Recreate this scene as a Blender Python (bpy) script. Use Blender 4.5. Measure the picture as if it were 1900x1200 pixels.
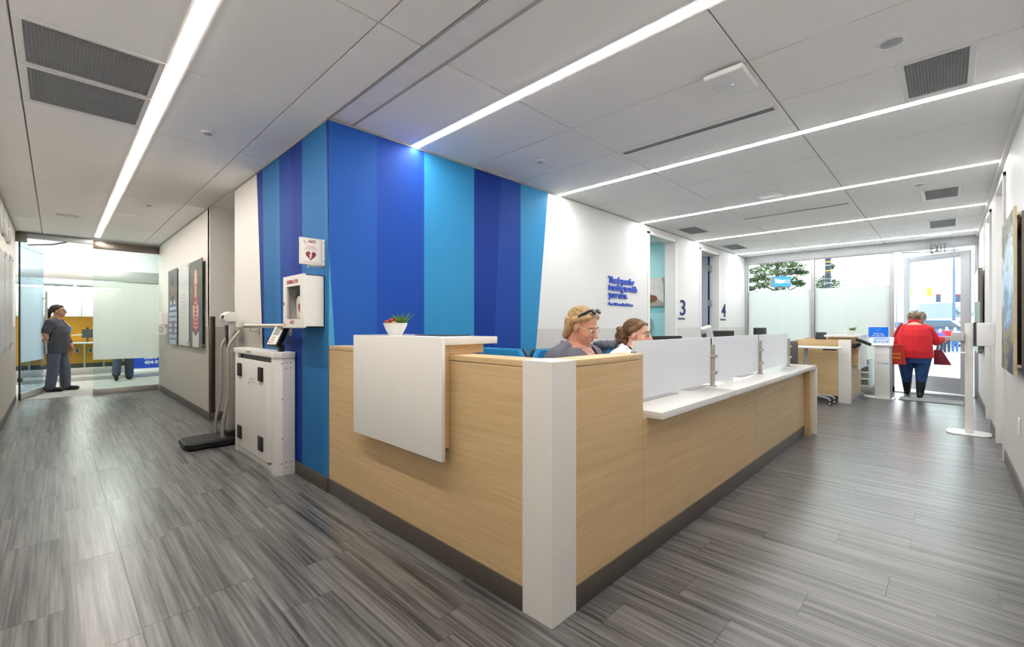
import bpy, bmesh, math, random
from mathutils import Vector, Matrix
random.seed(11)
for o in list(bpy.data.objects):
    bpy.data.objects.remove(o)
sc = bpy.context.scene
C = sc.collection
R = math.radians

# ------------------------------------------------------------------ camera, world, exposure
FPX, HORIZ, EYE, YAW = 826.0, 603.0, 1.22, R(44.33)
cd = bpy.data.cameras.new('camera')
cam = bpy.data.objects.new('camera', cd)
C.objects.link(cam)
cam.location = (0, 0, EYE)
cam.rotation_euler = (R(90), 0, YAW - R(90))
cd.sensor_width = 36.0
cd.lens = 36.0 * FPX / 1900.0
cd.shift_y = (HORIZ - 600.0) / 1900.0
cd.clip_start = 0.02
cd.clip_end = 500
sc.camera = cam

world = bpy.data.worlds.new('overcast_sky')
sc.world = world
world.use_nodes = True
bg = world.node_tree.nodes['Background']
bg.inputs[0].default_value = (0.93, 0.97, 1.0, 1)
bg.inputs[1].default_value = 4.0
sc.view_settings.view_transform = 'Standard'
sc.view_settings.look = 'None'
sc.view_settings.exposure = 0.25
sc.view_settings.gamma = 1.0
sc.view_settings.use_curve_mapping = False
LED, LED_SIDE = 66.0, 40.0        # radiance of the linear ceiling lights: lens face, added glowing sides
LED_WARM, LED_WARM_SIDE = 58.0, 36.0

# ------------------------------------------------------------------ helpers
W = {}
def lin(c):
    c = c / 255.0
    return c / 12.92 if c <= 0.04045 else ((c + 0.055) / 1.055) ** 2.4
def rgb(c):
    return (lin(c[0]), lin(c[1]), lin(c[2]), 1)

class NT:
    def __init__(s, name):
        s.m = bpy.data.materials.new(name)
        s.m.use_nodes = True
        s.t = s.m.node_tree
        s.b = s.t.nodes.get('Principled BSDF')
        s.out = s.t.nodes.get('Material Output')
    def n(s, typ, **kw):
        nd = s.t.nodes.new(typ)
        for k, v in kw.items():
            setattr(nd, k, v)
        return nd
    def l(s, a, b):
        s.t.links.new(a, b)

def noise_vec(t, scale, src='Object', loc=None):
    tc = t.n('ShaderNodeTexCoord')
    mp = t.n('ShaderNodeMapping')
    mp.inputs['Scale'].default_value = scale
    if src == 'World':
        g = t.n('ShaderNodeNewGeometry')
        t.l(g.outputs['Position'], mp.inputs['Vector'])
    else:
        t.l(tc.outputs[src], mp.inputs['Vector'])
    return mp

def mat(name, col, rough=0.5, metal=0.0, var=0.04, scale=(6, 6, 6), bump=0.0, spec=0.5, alpha=None, emit=0.0):
    t = NT(name)
    b = t.b
    b.inputs['Roughness'].default_value = rough
    b.inputs['Metallic'].default_value = metal
    b.inputs['Specular IOR Level'].default_value = spec
    mp = noise_vec(t, scale)
    nz = t.n('ShaderNodeTexNoise')
    nz.inputs['Scale'].default_value = 1.0
    nz.inputs['Detail'].default_value = 4.0
    t.l(mp.outputs[0], nz.inputs['Vector'])
    rp = t.n('ShaderNodeValToRGB')
    c = rgb(col)
    rp.color_ramp.elements[0].position = 0.3
    rp.color_ramp.elements[1].position = 0.7
    rp.color_ramp.elements[0].color = tuple(max(0, x * (1 - var)) for x in c[:3]) + (1,)
    rp.color_ramp.elements[1].color = tuple(min(1, x * (1 + var)) for x in c[:3]) + (1,)
    t.l(nz.outputs['Fac'], rp.inputs[0])
    t.l(rp.outputs[0], b.inputs['Base Color'])
    if bump:
        bp = t.n('ShaderNodeBump')
        bp.inputs['Strength'].default_value = bump
        bp.inputs['Distance'].default_value = 0.01
        t.l(nz.outputs['Fac'], bp.inputs['Height'])
        t.l(bp.outputs[0], b.inputs['Normal'])
    if emit:
        b.inputs['Emission Color'].default_value = c
        b.inputs['Emission Strength'].default_value = emit
    return t.m

def emitter(name, col, strength):
    t = NT(name)
    e = t.n('ShaderNodeEmission')
    e.inputs[0].default_value = rgb(col)
    e.inputs[1].default_value = strength
    t.l(e.outputs[0], t.out.inputs['Surface'])
    return t.m

def clear_glass(name, tint=(238, 246, 244), refl=0.55, base=0.02):
    t = NT(name)
    tr = t.n('ShaderNodeBsdfTransparent')
    tr.inputs[0].default_value = rgb(tint)
    gl = t.n('ShaderNodeBsdfGlossy')
    gl.inputs['Roughness'].default_value = 0.02
    lw = t.n('ShaderNodeLayerWeight')
    lw.inputs['Blend'].default_value = 0.5
    pw = t.n('ShaderNodeMath', operation='POWER')
    pw.inputs[1].default_value = 4.0
    t.l(lw.outputs['Facing'], pw.inputs[0])
    ml = t.n('ShaderNodeMath', operation='MULTIPLY_ADD')
    ml.inputs[1].default_value = refl
    ml.inputs[2].default_value = base
    t.l(pw.outputs[0], ml.inputs[0])
    mx = t.n('ShaderNodeMixShader')
    t.l(ml.outputs[0], mx.inputs[0])
    t.l(tr.outputs[0], mx.inputs[1])
    t.l(gl.outputs[0], mx.inputs[2])
    t.l(mx.outputs[0], t.out.inputs['Surface'])
    return t.m

def frosted(name, col, clear=0.12, gloss=0.08, stripes=True, trans=0.6):
    t = NT(name)
    mp = noise_vec(t, (9, 9, 0.02), 'World')
    nz = t.n('ShaderNodeTexNoise')
    nz.inputs['Scale'].default_value = 1.0
    t.l(mp.outputs[0], nz.inputs['Vector'])
    rp = t.n('ShaderNodeValToRGB')
    c = rgb(col)
    v = 0.014 if stripes else 0.0
    rp.color_ramp.elements[0].position = 0.35
    rp.color_ramp.elements[1].position = 0.65
    rp.color_ramp.elements[0].color = tuple(x * (1 - v) for x in c[:3]) + (1,)
    rp.color_ramp.elements[1].color = tuple(min(1, x * (1 + v)) for x in c[:3]) + (1,)
    t.l(nz.outputs['Fac'], rp.inputs[0])
    ts = t.n('ShaderNodeBsdfTranslucent')
    df = t.n('ShaderNodeBsdfDiffuse')
    t.l(rp.outputs[0], ts.inputs[0])
    t.l(rp.outputs[0], df.inputs[0])
    m1 = t.n('ShaderNodeMixShader')
    m1.inputs[0].default_value = 1 - trans
    t.l(ts.outputs[0], m1.inputs[1])
    t.l(df.outputs[0], m1.inputs[2])
    tr = t.n('ShaderNodeBsdfTransparent')
    m2 = t.n('ShaderNodeMixShader')
    m2.inputs[0].default_value = clear
    t.l(m1.outputs[0], m2.inputs[1])
    t.l(tr.outputs[0], m2.inputs[2])
    gl = t.n('ShaderNodeBsdfGlossy')
    gl.inputs['Roughness'].default_value = 0.15
    m3 = t.n('ShaderNodeMixShader')
    m3.inputs[0].default_value = gloss
    t.l(m2.outputs[0], m3.inputs[1])
    t.l(gl.outputs[0], m3.inputs[2])
    t.l(m3.outputs[0], t.out.inputs['Surface'])
    return t.m

def streak(name, lo, hi, scale, rough, src='World', bump=0.02, rnd=0.0, stops=(0.3, 0.7), fine=(1, 1, 1), spec=0.5):
    """long streaks of grain: two stretched noises, colour picked between lo and hi"""
    t = NT(name)
    b = t.b
    b.inputs['Roughness'].default_value = rough
    b.inputs['Specular IOR Level'].default_value = spec
    mp = noise_vec(t, scale, src)
    mf = noise_vec(t, fine, src)
    oi = t.n('ShaderNodeObjectInfo')
    mul = t.n('ShaderNodeMath', operation='MULTIPLY')
    mul.inputs[1].default_value = 40.0 * rnd
    t.l(oi.outputs['Random'], mul.inputs[0])
    n1 = t.n('ShaderNodeTexNoise', noise_dimensions='4D')
    n2 = t.n('ShaderNodeTexNoise', noise_dimensions='4D')
    for nn, m_ in ((n1, mp), (n2, mf)):
        nn.inputs['Scale'].default_value = 1.0
        nn.inputs['Detail'].default_value = 5.0
        nn.inputs['Roughness'].default_value = 0.6
        t.l(m_.outputs[0], nn.inputs['Vector'])
        t.l(mul.outputs[0], nn.inputs['W'])
    av = t.n('ShaderNodeMath', operation='MULTIPLY_ADD')
    t.l(n2.outputs['Fac'], av.inputs[0])
    av.inputs[1].default_value = 0.45
    hf = t.n('ShaderNodeMath', operation='MULTIPLY')
    hf.inputs[1].default_value = 0.55
    t.l(n1.outputs['Fac'], hf.inputs[0])
    t.l(hf.outputs[0], av.inputs[2])
    rp = t.n('ShaderNodeValToRGB')
    rp.color_ramp.elements[0].position = stops[0]
    rp.color_ramp.elements[1].position = stops[1]
    rp.color_ramp.elements[0].color = rgb(lo)
    rp.color_ramp.elements[1].color = rgb(hi)
    t.l(av.outputs[0], rp.inputs[0])
    t.l(rp.outputs[0], b.inputs['Base Color'])
    if bump:
        bp = t.n('ShaderNodeBump')
        bp.inputs['Strength'].default_value = bump
        bp.inputs['Distance'].default_value = 0.004
        t.l(av.outputs[0], bp.inputs['Height'])
        t.l(bp.outputs[0], b.inputs['Normal'])
    return t.m

M = {}
M['wall'] = mat('wall_paint_warm_white', (232, 229, 224), 0.6, var=0.012, scale=(2, 2, 2))
M['wall_white'] = mat('wall_paint_white', (224, 224, 224), 0.6, var=0.01, scale=(2, 2, 2))
M['wainscot'] = mat('wall_paint_greige', (186, 181, 173), 0.5, var=0.015, scale=(2, 2, 2))
M['wainscot_cool'] = mat('wall_paint_pale_grey', (205, 204, 202), 0.5, var=0.015, scale=(2, 2, 2))
M['base'] = mat('baseboard_taupe_rubber', (84, 77, 71), 0.45, var=0.05)
M['tile'] = mat('ceiling_tile', (247, 246, 244), 0.85, var=0.02, scale=(60, 60, 60), bump=0.05)
M['void'] = mat('ceiling_grid_grey', (205, 205, 203), 0.7)
M['slot'] = mat('ceiling_bulkhead_grey', (240, 240, 242), 0.7)
M['trim'] = mat('trim_white', (232, 231, 229), 0.45, var=0.01)
M['trim_grey'] = mat('trim_grey', (165, 165, 163), 0.5)
M['led'] = emitter('led_diffuser_cool', (255, 252, 247), LED)
M['led_warm'] = emitter('led_diffuser_corridor', (255, 247, 236), LED_WARM)
M['led_side'] = emitter('led_added_side_cool', (255, 252, 247), LED_SIDE)
M['led_warm_side'] = emitter('led_added_side_corridor', (255, 247, 236), LED_WARM_SIDE)
M['floor'] = streak('vinyl_plank_grey', (50, 50, 50), (126, 125, 124), (26, 0.9, 1), 0.29, 'World', 0.0, 1.0, (0.40, 0.61), (85, 1.8, 1), spec=0.5)
M['oak'] = streak('light_oak_laminate', (190, 158, 113), (220, 191, 147), (1.3, 1.3, 42), 0.42, 'World', 0.02, 0.0, (0.3, 0.7), (4, 4, 160))
M['quartz'] = mat('white_quartz', (234, 232, 228), 0.16, var=0.015, scale=(40, 40, 40))
M['quartz_matte'] = mat('white_speckled_laminate', (228, 225, 220), 0.35, var=0.03, scale=(120, 120, 120))
M['steel'] = mat('brushed_steel', (188, 185, 180), 0.38, 0.75, 0.08, (2, 2, 80))
M['nickel'] = mat('satin_nickel', (192, 185, 174), 0.36, 0.8, 0.05)
M['steel_dark'] = mat('dark_brushed_steel', (120, 112, 104), 0.3, 1.0, 0.1, (2, 2, 60))
M['alu'] = mat('anodised_aluminium', (172, 175, 179), 0.42, 0.3, 0.03)
M['chrome'] = mat('chrome', (215, 215, 215), 0.12, 1.0, 0.02)
M['black'] = mat('black_plastic', (22, 22, 23), 0.45, var=0.1)
M['blackrub'] = mat('black_rubber', (28, 27, 27), 0.75, var=0.12, scale=(90, 90, 90), bump=0.1)
M['darkgrey'] = mat('dark_grey_plastic', (62, 63, 66), 0.5)
M['grille'] = mat('dark_grille_grey', (92, 94, 98), 0.6)
M['lensgrey'] = mat('lens_grey', (158, 163, 168), 0.4)
M['crate'] = mat('eggcrate_grey', (158, 160, 162), 0.6)
M['white'] = mat('white_powder_coat', (233, 231, 227), 0.38, var=0.012)
M['whiteplas'] = mat('white_plastic', (238, 238, 237), 0.3, var=0.01)
M['greyplas'] = mat('grey_plastic', (196, 197, 198), 0.4, var=0.015)
M['glass'] = clear_glass('clear_glass')
M['acrylic'] = clear_glass('clear_acrylic', (250, 250, 250), 0.12, 0.01)
M['glass_g'] = clear_glass('clear_glass_green_tint', (240, 249, 247))
M['glass_b'] = clear_glass('clear_glass_blue_tint', (226, 240, 248))
M['led_vest'] = emitter('led_fill_vestibule', (255, 252, 247), 65.0)
M['frost_win'] = frosted('frosted_window_film', (216, 224, 221), 0.02, 0.05, trans=0.45)
M['frost_door'] = frosted('frosted_film_green', (228, 238, 232), 0.2, 0.05, trans=0.55)
M['frost_blue'] = frosted('frosted_film_blue', (206, 228, 240), 0.18, 0.08, trans=0.55)
M['frost_pane'] = frosted('frosted_acrylic_white', (250, 252, 255), 0.02, 0.05, False, trans=0.5)
M['red'] = mat('red_print', (168, 30, 32), 0.5)
M['darkred'] = mat('dark_red_print', (135, 22, 30), 0.5)
M['blueprint'] = mat('royal_blue_acrylic', (22, 70, 190), 0.4)
M['navyprint'] = mat('navy_print', (14, 42, 104), 0.6, spec=0.2)
M['greyprint'] = mat('grey_print', (150, 150, 152), 0.6)
M['yellowprint'] = mat('yellow_print', (240, 160, 20), 0.5)
M['chairblue'] = mat('blue_chair_fabric', (10, 118, 176), 0.85, var=0.08, scale=(150, 150, 150), bump=0.1)
M['orange'] = mat('orange_wall_paint', (232, 160, 12), 0.55, var=0.02)
M['aqua'] = mat('aqua_wall_paint', (172, 220, 227), 0.55, var=0.015)
M['aqua_dk'] = mat('aqua_wall_band', (140, 202, 214), 0.55, var=0.015)
M['carpet'] = streak('grey_carpet', (112, 112, 108), (190, 190, 184), (3, 26, 1), 0.95, 'World', 0.1, 0.0, (0.35, 0.65), (40, 90, 1), spec=0.1)
for k, c in dict(m_royal=(34, 86, 170), m_royal2=(24, 70, 160), m_sky=(48, 134, 186), m_sky2=(40, 116, 172), m_navy=(16, 52, 138),
                 m_navy2=(25, 66, 150), m_pale=(68, 150, 198), m_steel=(36, 106, 164)).items():
    M[k] = mat('mural_' + k[2:], c, 0.65, var=0.015, scale=(3, 3, 3), spec=0.2)

# -- mesh builder
class MB:
    def __init__(s):
        s.v = []; s.f = []
    def add(s, vs, fs):
        n = len(s.v)
        s.v += [tuple(v) for v in vs]
        s.f += [tuple(i + n for i in f) for f in fs]
        return s
    def box(s, x0, x1, y0, y1, z0, z1):
        x0, x1 = min(x0, x1), max(x0, x1); y0, y1 = min(y0, y1), max(y0, y1); z0, z1 = min(z0, z1), max(z0, z1)
        return s.add([(x0, y0, z0), (x1, y0, z0), (x1, y1, z0), (x0, y1, z0), (x0, y0, z1), (x1, y0, z1), (x1, y1, z1), (x0, y1, z1)],
                     [(0, 3, 2, 1), (4, 5, 6, 7), (0, 1, 5, 4), (1, 2, 6, 5), (2, 3, 7, 6), (3, 0, 4, 7)])
    def obox(s, c, hx, hy, hz, mtx):
        c = Vector(c)
        vs = [c + mtx @ Vector((a * hx, b * hy, d * hz)) for d in (-1, 1) for (a, b) in ((-1, -1), (1, -1), (1, 1), (-1, 1))]
        return s.add(vs, [(0, 3, 2, 1), (4, 5, 6, 7), (0, 1, 5, 4), (1, 2, 6, 5), (2, 3, 7, 6), (3, 0, 4, 7)])
    def prism(s, poly, vec):
        n = len(poly); vec = Vector(vec)
        a = [Vector(p) for p in poly]
        vs = a + [p + vec for p in a]
        fs = [tuple(range(n)), tuple(range(2 * n - 1, n - 1, -1))]
        fs += [(i, (i + 1) % n, n + (i + 1) % n, n + i) for i in range(n)]
        return s.add(vs, fs)
    def cyl(s, p0, p1, r0, r1=None, n=16):
        r1 = r0 if r1 is None else r1
        p0 = Vector(p0); p1 = Vector(p1)
        d = (p1 - p0).normalized()
        a = d.orthogonal().normalized(); b = d.cross(a)
        vs = []
        for p, r in ((p0, r0), (p1, r1)):
            for i in range(n):
                t = 2 * math.pi * i / n
                vs.append(p + (a * math.cos(t) + b * math.sin(t)) * r)
        fs = [tuple(range(n - 1, -1, -1)), tuple(range(n, 2 * n))]
        fs += [(i, (i + 1) % n, n + (i + 1) % n, n + i) for i in range(n)]
        return s.add(vs, fs)
    def tube(s, pts, r, n=10):
        pts = [Vector(p) for p in pts]
        rs = r if isinstance(r, (list, tuple)) else [r] * len(pts)
        vs = []; fs = []; a = None
        for i, p in enumerate(pts):
            d = (pts[min(i + 1, len(pts) - 1)] - pts[max(i - 1, 0)]).normalized()
            if a is None:
                a = d.orthogonal().normalized()
            else:
                a = (a - d * a.dot(d)).normalized()
            b = d.cross(a)
            for k in range(n):
                t = 2 * math.pi * k / n
                vs.append(p + (a * math.cos(t) + b * math.sin(t)) * rs[i])
        for i in range(len(pts) - 1):
            for k in range(n):
                fs.append((i * n + k, i * n + (k + 1) % n, (i + 1) * n + (k + 1) % n, (i + 1) * n + k))
        fs.append(tuple(range(n - 1, -1, -1)))
        m = (len(pts) - 1) * n
        fs.append(tuple(range(m, m + n)))
        return s.add(vs, fs)
    def lathe(s, prof, c=(0, 0, 0), n=24):
        c = Vector(c); vs = []; fs = []
        for (r, z) in prof:
            for k in range(n):
                t = 2 * math.pi * k / n
                vs.append(c + Vector((r * math.cos(t), r * math.sin(t), z)))
        for i in range(len(prof) - 1):
            for k in range(n):
                fs.append((i * n + k, i * n + (k + 1) % n, (i + 1) * n + (k + 1) % n, (i + 1) * n + k))
        fs.append(tuple(range(n - 1, -1, -1)))
        m = (len(prof) - 1) * n
        fs.append(tuple(range(m, m + n)))
        return s.add(vs, fs)
    def ell(s, c, r, mtx=None, n=16, m=10):
        c = Vector(c)
        if not isinstance(r, (list, tuple)):
            r = (r, r, r)
        vs = []; fs = []
        for j in range(1, m):
            ph = math.pi * j / m
            for k in range(n):
                t = 2 * math.pi * k / n
                p = Vector((r[0] * math.sin(ph) * math.cos(t), r[1] * math.sin(ph) * math.sin(t), r[2] * math.cos(ph)))
                vs.append(c + (mtx @ p if mtx else p))
        top = Vector((0, 0, r[2])); top = mtx @ top if mtx else top
        vs.append(c + top); vs.append(c - top)
        T = len(vs) - 2; B = T + 1
        for k in range(n):
            fs.append((T, k, (k + 1) % n))
            fs.append((B, (m - 2) * n + (k + 1) % n, (m - 2) * n + k))
        for j in range(m - 2):
            for k in range(n):
                fs.append((j * n + k, (j + 1) * n + k, (j + 1) * n + (k + 1) % n, j * n + (k + 1) % n))
        return s.add(vs, fs)
    def cap(s, p0, p1, r0, r1=None, n=14):
        """capsule with round ends"""
        r1 = r0 if r1 is None else r1
        p0 = Vector(p0); p1 = Vector(p1)
        d = (p1 - p0)
        d = d.normalized() if d.length > 1e-6 else Vector((0, 0, 1))
        pts = []; rs = []
        for a in (90, 65, 40, 20):
            pts.append(p0 - d * r0 * math.sin(R(a))); rs.append(max(r0 * math.cos(R(a)), r0 * 0.05))
        pts.append(p0); rs.append(r0); pts.append(p1); rs.append(r1)
        for a in (20, 40, 65, 90):
            pts.append(p1 + d * r1 * math.sin(R(a))); rs.append(max(r1 * math.cos(R(a)), r1 * 0.05))
        return s.tube(pts, rs, n)
    def loft(s, rings, n=20):
        """rings: (cx, cy, cz, rx, ry) stacked, closed ends"""
        vs = []; fs = []
        for (cx, cy, cz, rx, ry) in rings:
            for k in range(n):
                t = 2 * math.pi * k / n
                vs.append((cx + rx * math.cos(t), cy + ry * math.sin(t), cz))
        for i in range(len(rings) - 1):
            for k in range(n):
                fs.append((i * n + k, i * n + (k + 1) % n, (i + 1) * n + (k + 1) % n, (i + 1) * n + k))
        fs.append(tuple(range(n - 1, -1, -1)))
        m = (len(rings) - 1) * n
        fs.append(tuple(range(m, m + n)))
        return s.add(vs, fs)
    def text(s, txt, o, xd, yd, height=None, width=None, ext=0.002, bold=0.0, anchor='l', sx=1.0):
        """raised lettering; o = left end of the baseline, xd / yd = reading and up directions"""
        cu = bpy.data.curves.new('lettering', 'FONT')
        cu.body = txt; cu.size = 1.0; cu.extrude = 0.5; cu.offset = bold
        cu.resolution_u = 3
        ob = bpy.data.objects.new('lettering', cu)
        C.objects.link(ob)
        dg = bpy.context.evaluated_depsgraph_get()
        me = bpy.data.meshes.new_from_object(ob.evaluated_get(dg))
        vs = [v.co.copy() for v in me.vertices]
        fs = [tuple(p.vertices) for p in me.polygons]
        bpy.data.objects.remove(ob); bpy.data.curves.remove(cu); bpy.data.meshes.remove(me)
        if not vs:
            return s
        x0 = min(v.x for v in vs); x1 = max(v.x for v in vs)
        y1 = max(v.y for v in vs)
        ky = (height / 0.7) if height else None
        kx = (width / (x1 - x0)) if width else None
        if ky is None: ky = kx
        if kx is None: kx = ky * sx
        xd = Vector(xd).normalized(); yd = Vector(yd).normalized(); zd = xd.cross(yd)
        o = Vector(o)
        off = 0.0 if anchor == 'l' else (x1 - x0) * kx / 2
        out = [o + xd * ((v.x - x0) * kx - off) + yd * (v.y * ky) + zd * ((v.z + 0.5) * ext) for v in vs]
        return s.add(out, fs)
    def xf(s, mtx):
        s.v = [tuple(mtx @ Vector(v)) for v in s.v]
        return s
    def build(s, name, material, parent=None, world=True, bevel=0.0, smooth=30, seg=2, stuff=False):
        me = bpy.data.meshes.new(name)
        vs = s.v
        if parent is not None:
            mtx = W[parent]
            if world:
                inv = mtx.inverted()
                vs = [inv @ Vector(v) for v in vs]
            base = mtx
        else:
            xs = [v[0] for v in vs]; ys = [v[1] for v in vs]; zs = [v[2] for v in vs]
            org = Vector(((min(xs) + max(xs)) / 2, (min(ys) + max(ys)) / 2, min(zs)))
            vs = [Vector(v) - org for v in vs]
            base = Matrix.Translation(org)
        me.from_pydata([tuple(v) for v in vs], [], s.f)
        bm = bmesh.new(); bm.from_mesh(me)
        bmesh.ops.recalc_face_normals(bm, faces=bm.faces)
        if bevel:
            es = [e for e in bm.edges if len(e.link_faces) == 2 and e.calc_face_angle(0) > R(35)]
            bmesh.ops.bevel(bm, geom=es, offset=bevel, segments=seg, affect='EDGES', profile=0.6, clamp_overlap=True)
        bm.to_mesh(me); bm.free()
        if smooth:
            me.polygons.foreach_set('use_smooth', [True] * len(me.polygons))
            me.set_sharp_from_angle(angle=R(smooth))
        ob = bpy.data.objects.new(name, me)
        me.materials.append(M[material] if isinstance(material, str) else material)
        C.objects.link(ob)
        if parent is not None:
            ob.parent = parent
        else:
            ob.location = base.translation
        W[ob] = base.copy()
        if stuff:
            ob['kind'] = 'stuff'
        return ob

def tag(o, label, cat, group=None):
    o['label'] = label; o['category'] = cat
    if group: o['group'] = group
    return o
def struct(o):
    o['kind'] = 'structure'
    return o
def thing(name, label, cat, loc=(0, 0, 0), rotz=0.0, group=None):
    o = bpy.data.objects.new(name, None)
    o.empty_display_size = 0.1
    C.objects.link(o)
    o.location = loc; o.rotation_euler = (0, 0, rotz)
    W[o] = Matrix.Translation(Vector(loc)) @ Matrix.Rotation(rotz, 4, 'Z')
    tag(o, label, cat, group)
    return o
def copy_tree(o, parent=None, loc=None, rotz=None, label=None):
    c = o.copy(); C.objects.link(c); c.parent = parent
    if loc is not None: c.location = loc
    if rotz is not None: c.rotation_euler = (0, 0, rotz)
    if label: c['label'] = label
    for ch in o.children:
        copy_tree(ch, c)
    return c
def B(*a):
    return MB().box(*a)
def P(u, v, t):
    """point of the room seen at u, v in the photograph, t metres deep along the view axis"""
    s = (u - 950.0) / FPX
    return Vector(((math.cos(YAW) + math.sin(YAW) * s) * t, (math.sin(YAW) - math.cos(YAW) * s) * t, EYE + (HORIZ - v) / FPX * t))
def organic(name, mb, material, parent, voxel=0.008, smooth=6, world=False, cut=None, fac=0.5):
    """fuse closed blobs into one continuous skin"""
    me = bpy.data.meshes.new(name)
    me.from_pydata(mb.v, [], mb.f)
    bm = bmesh.new(); bm.from_mesh(me); bmesh.ops.recalc_face_normals(bm, faces=bm.faces); bm.to_mesh(me); bm.free()
    ob = bpy.data.objects.new(name, me); C.objects.link(ob)
    r = ob.modifiers.new('r', 'REMESH'); r.mode = 'VOXEL'; r.voxel_size = voxel; r.use_smooth_shade = True
    sm = ob.modifiers.new('s', 'SMOOTH'); sm.factor = fac; sm.iterations = smooth
    dg = bpy.context.evaluated_depsgraph_get()
    me2 = bpy.data.meshes.new_from_object(ob.evaluated_get(dg))
    bpy.data.objects.remove(ob); bpy.data.meshes.remove(me)
    if cut:
        bm = bmesh.new(); bm.from_mesh(me2)
        bmesh.ops.delete(bm, geom=[f for f in bm.faces if cut(f.calc_center_median())], context='FACES')
        bm.to_mesh(me2); bm.free()
    me2.name = name
    ob = bpy.data.objects.new(name, me2); C.objects.link(ob)
    me2.materials.clear(); me2.materials.append(M[material] if isinstance(material, str) else material)
    me2.polygons.foreach_set('use_smooth', [True] * len(me2.polygons))
    if world:
        me2.transform(W[parent].inverted())
    ob.parent = parent; W[ob] = W[parent]
    return ob

# ------------------------------------------------------------------ the room (X runs along the long desk, Y down the corridor)
XB, YW = 1.39, 3.23          # mural wall corner
XL, YR = -0.46, -0.38        # corridor's left wall, reception's right wall
XC = 1.37                    # corridor's right wall beyond the side opening
YG = 10.72                   # corridor glass
XW = 10.8                    # front windows
ZC = 2.73                    # ceiling
BH = 0.105                   # baseboard height
WZ = 1.2                     # paint line

# floor
fl = B(XL - 0.1, XW + 0.1, YR - 0.1, YG + 0.02, -0.06, -0.004).build('floor', 'floor')
struct(fl)
rowW, plen = 0.2155, 0.925
NX0 = math.floor((XL - 2.18) / rowW)
pl_cache = {}
def plank(x0, x1, y0, y1):
    key = (round(x1 - x0, 3), round(y1 - y0, 3))
    if key not in pl_cache:
        w, l = key
        g = 0.0007
        o = B(-w / 2 + g, w / 2 - g, -l / 2 + g, l / 2 - g, -0.004, 0.0).build('plank', 'floor', fl, world=False, smooth=0)
        pl_cache[key] = o.data
    else:
        o = bpy.data.objects.new('plank', pl_cache[key]); C.objects.link(o); o.parent = fl
    o.location = Vector(((x0 + x1) / 2, (y0 + y1) / 2, 0)) - fl.location
seamfix = {0: 0.452, 1: 0.031, 2: 0.198, -1: 0.869, -2: 0.642, 3: 0.758, 4: 0.448, 5: 0.147, 6: -0.077}
k = NX0
while 2.18 + k * rowW < XW:
    a, b = 2.18 + k * rowW, 2.18 + (k + 1) * rowW
    a, b = max(a, XL), min(b, XW)
    if b - a < 0.02: k += 1; continue
    y_end = YG if a < XB else (1.25 if a < 5.95 else YW)
    s0 = seamfix.get(k, random.uniform(0, plen))
    ys = [YR]
    y = s0 - plen * 3
    while y < y_end - 0.03:
        if y > YR + 0.03: ys.append(y)
        y += plen
    ys.append(y_end)
    for i in range(len(ys) - 1):
        plank(a, b, ys[i], ys[i + 1])
    k += 1

# walls ---------------------------------------------------------------
def wall_x(name, x, xo, y0, y1, upper, lower, wz=WZ, z1=ZC + 0.05, z0=0.0):
    """wall in a plane X = x; xo = outer side"""
    w = B(x, xo, y0, y1, z0, z1).build(name, upper, smooth=0); struct(w)
    if lower:
        d = 0.003 * (1 if xo < x else -1)
        B(x, x + d, y0, y1, BH, wz).build('wainscot_paint', lower, w, smooth=0)
    return w
def wall_y(name, y, yo, x0, x1, upper, lower, wz=WZ, z1=ZC + 0.05, z0=0.0):
    w = B(x0, x1, y, yo, z0, z1).build(name, upper, smooth=0); struct(w)
    if lower:
        d = 0.003 * (1 if yo < y else -1)
        B(x0, x1, y, y + d, BH, wz).build('wainscot_paint', lower, w, smooth=0)
    return w
def baseboard(name, *boxes):
    m = MB()
    for b in boxes: m.box(*b)
    struct(m.build(name, 'base', bevel=0.003))

wl = wall_x('wall_left', XL, XL - 0.12, YR - 0.12, YG + 0.05, 'wall', 'wainscot')
baseboard('baseboard_left', (XL, XL + 0.012, YR, YG - 0.04, 0, BH))
wr_segs = [(XL, 5.95), (6.82, 7.75), (8.5, XW + 0.15)]
wr = MB()
for a, b in wr_segs: wr.box(a, b, YR - 0.14, YR, 0, ZC + 0.05)
wr.box(5.95, 6.82, YR - 0.14, YR, 2.6, ZC + 0.05).box(7.75, 8.5, YR - 0.14, YR, 2.6, ZC + 0.05)
wr = struct(wr.build('wall_right', 'wall_white', smooth=0))
for a, b in wr_segs:
    B(a, b, YR, YR + 0.003, BH, WZ).build('wainscot_paint', 'wainscot_cool', wr, smooth=0)
baseboard('baseboard_right', *[(a + 0.03, b - 0.03, YR, YR + 0.014, 0, BH) for a, b in wr_segs])
for i, (a, b) in enumerate(((5.95, 6.82), (7.75, 8.5))):
    d = MB()
    d.box(a, a + 0.035, YR - 0.15, YR + 0.02, 0, 2.6).box(b - 0.035, b, YR - 0.15, YR + 0.02, 0, 2.6).box(a, b, YR - 0.15, YR + 0.02, 2.56, 2.6)
    dr = struct(d.build('door_%d' % (i + 1), 'trim', bevel=0.003))
    B(a + 0.035, b - 0.035, YR - 0.13, YR - 0.085, 0.005, 2.56).build('door_leaf', 'trim', dr, bevel=0.002)
    MB().cyl((a + 0.1, YR - 0.09, 1.0), (a + 0.1, YR - 0.02, 1.0), 0.012).cyl((a + 0.1, YR - 0.025, 1.0), (a + 0.22, YR - 0.025, 1.0), 0.011).build('door_handle', 'steel', dr)

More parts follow.
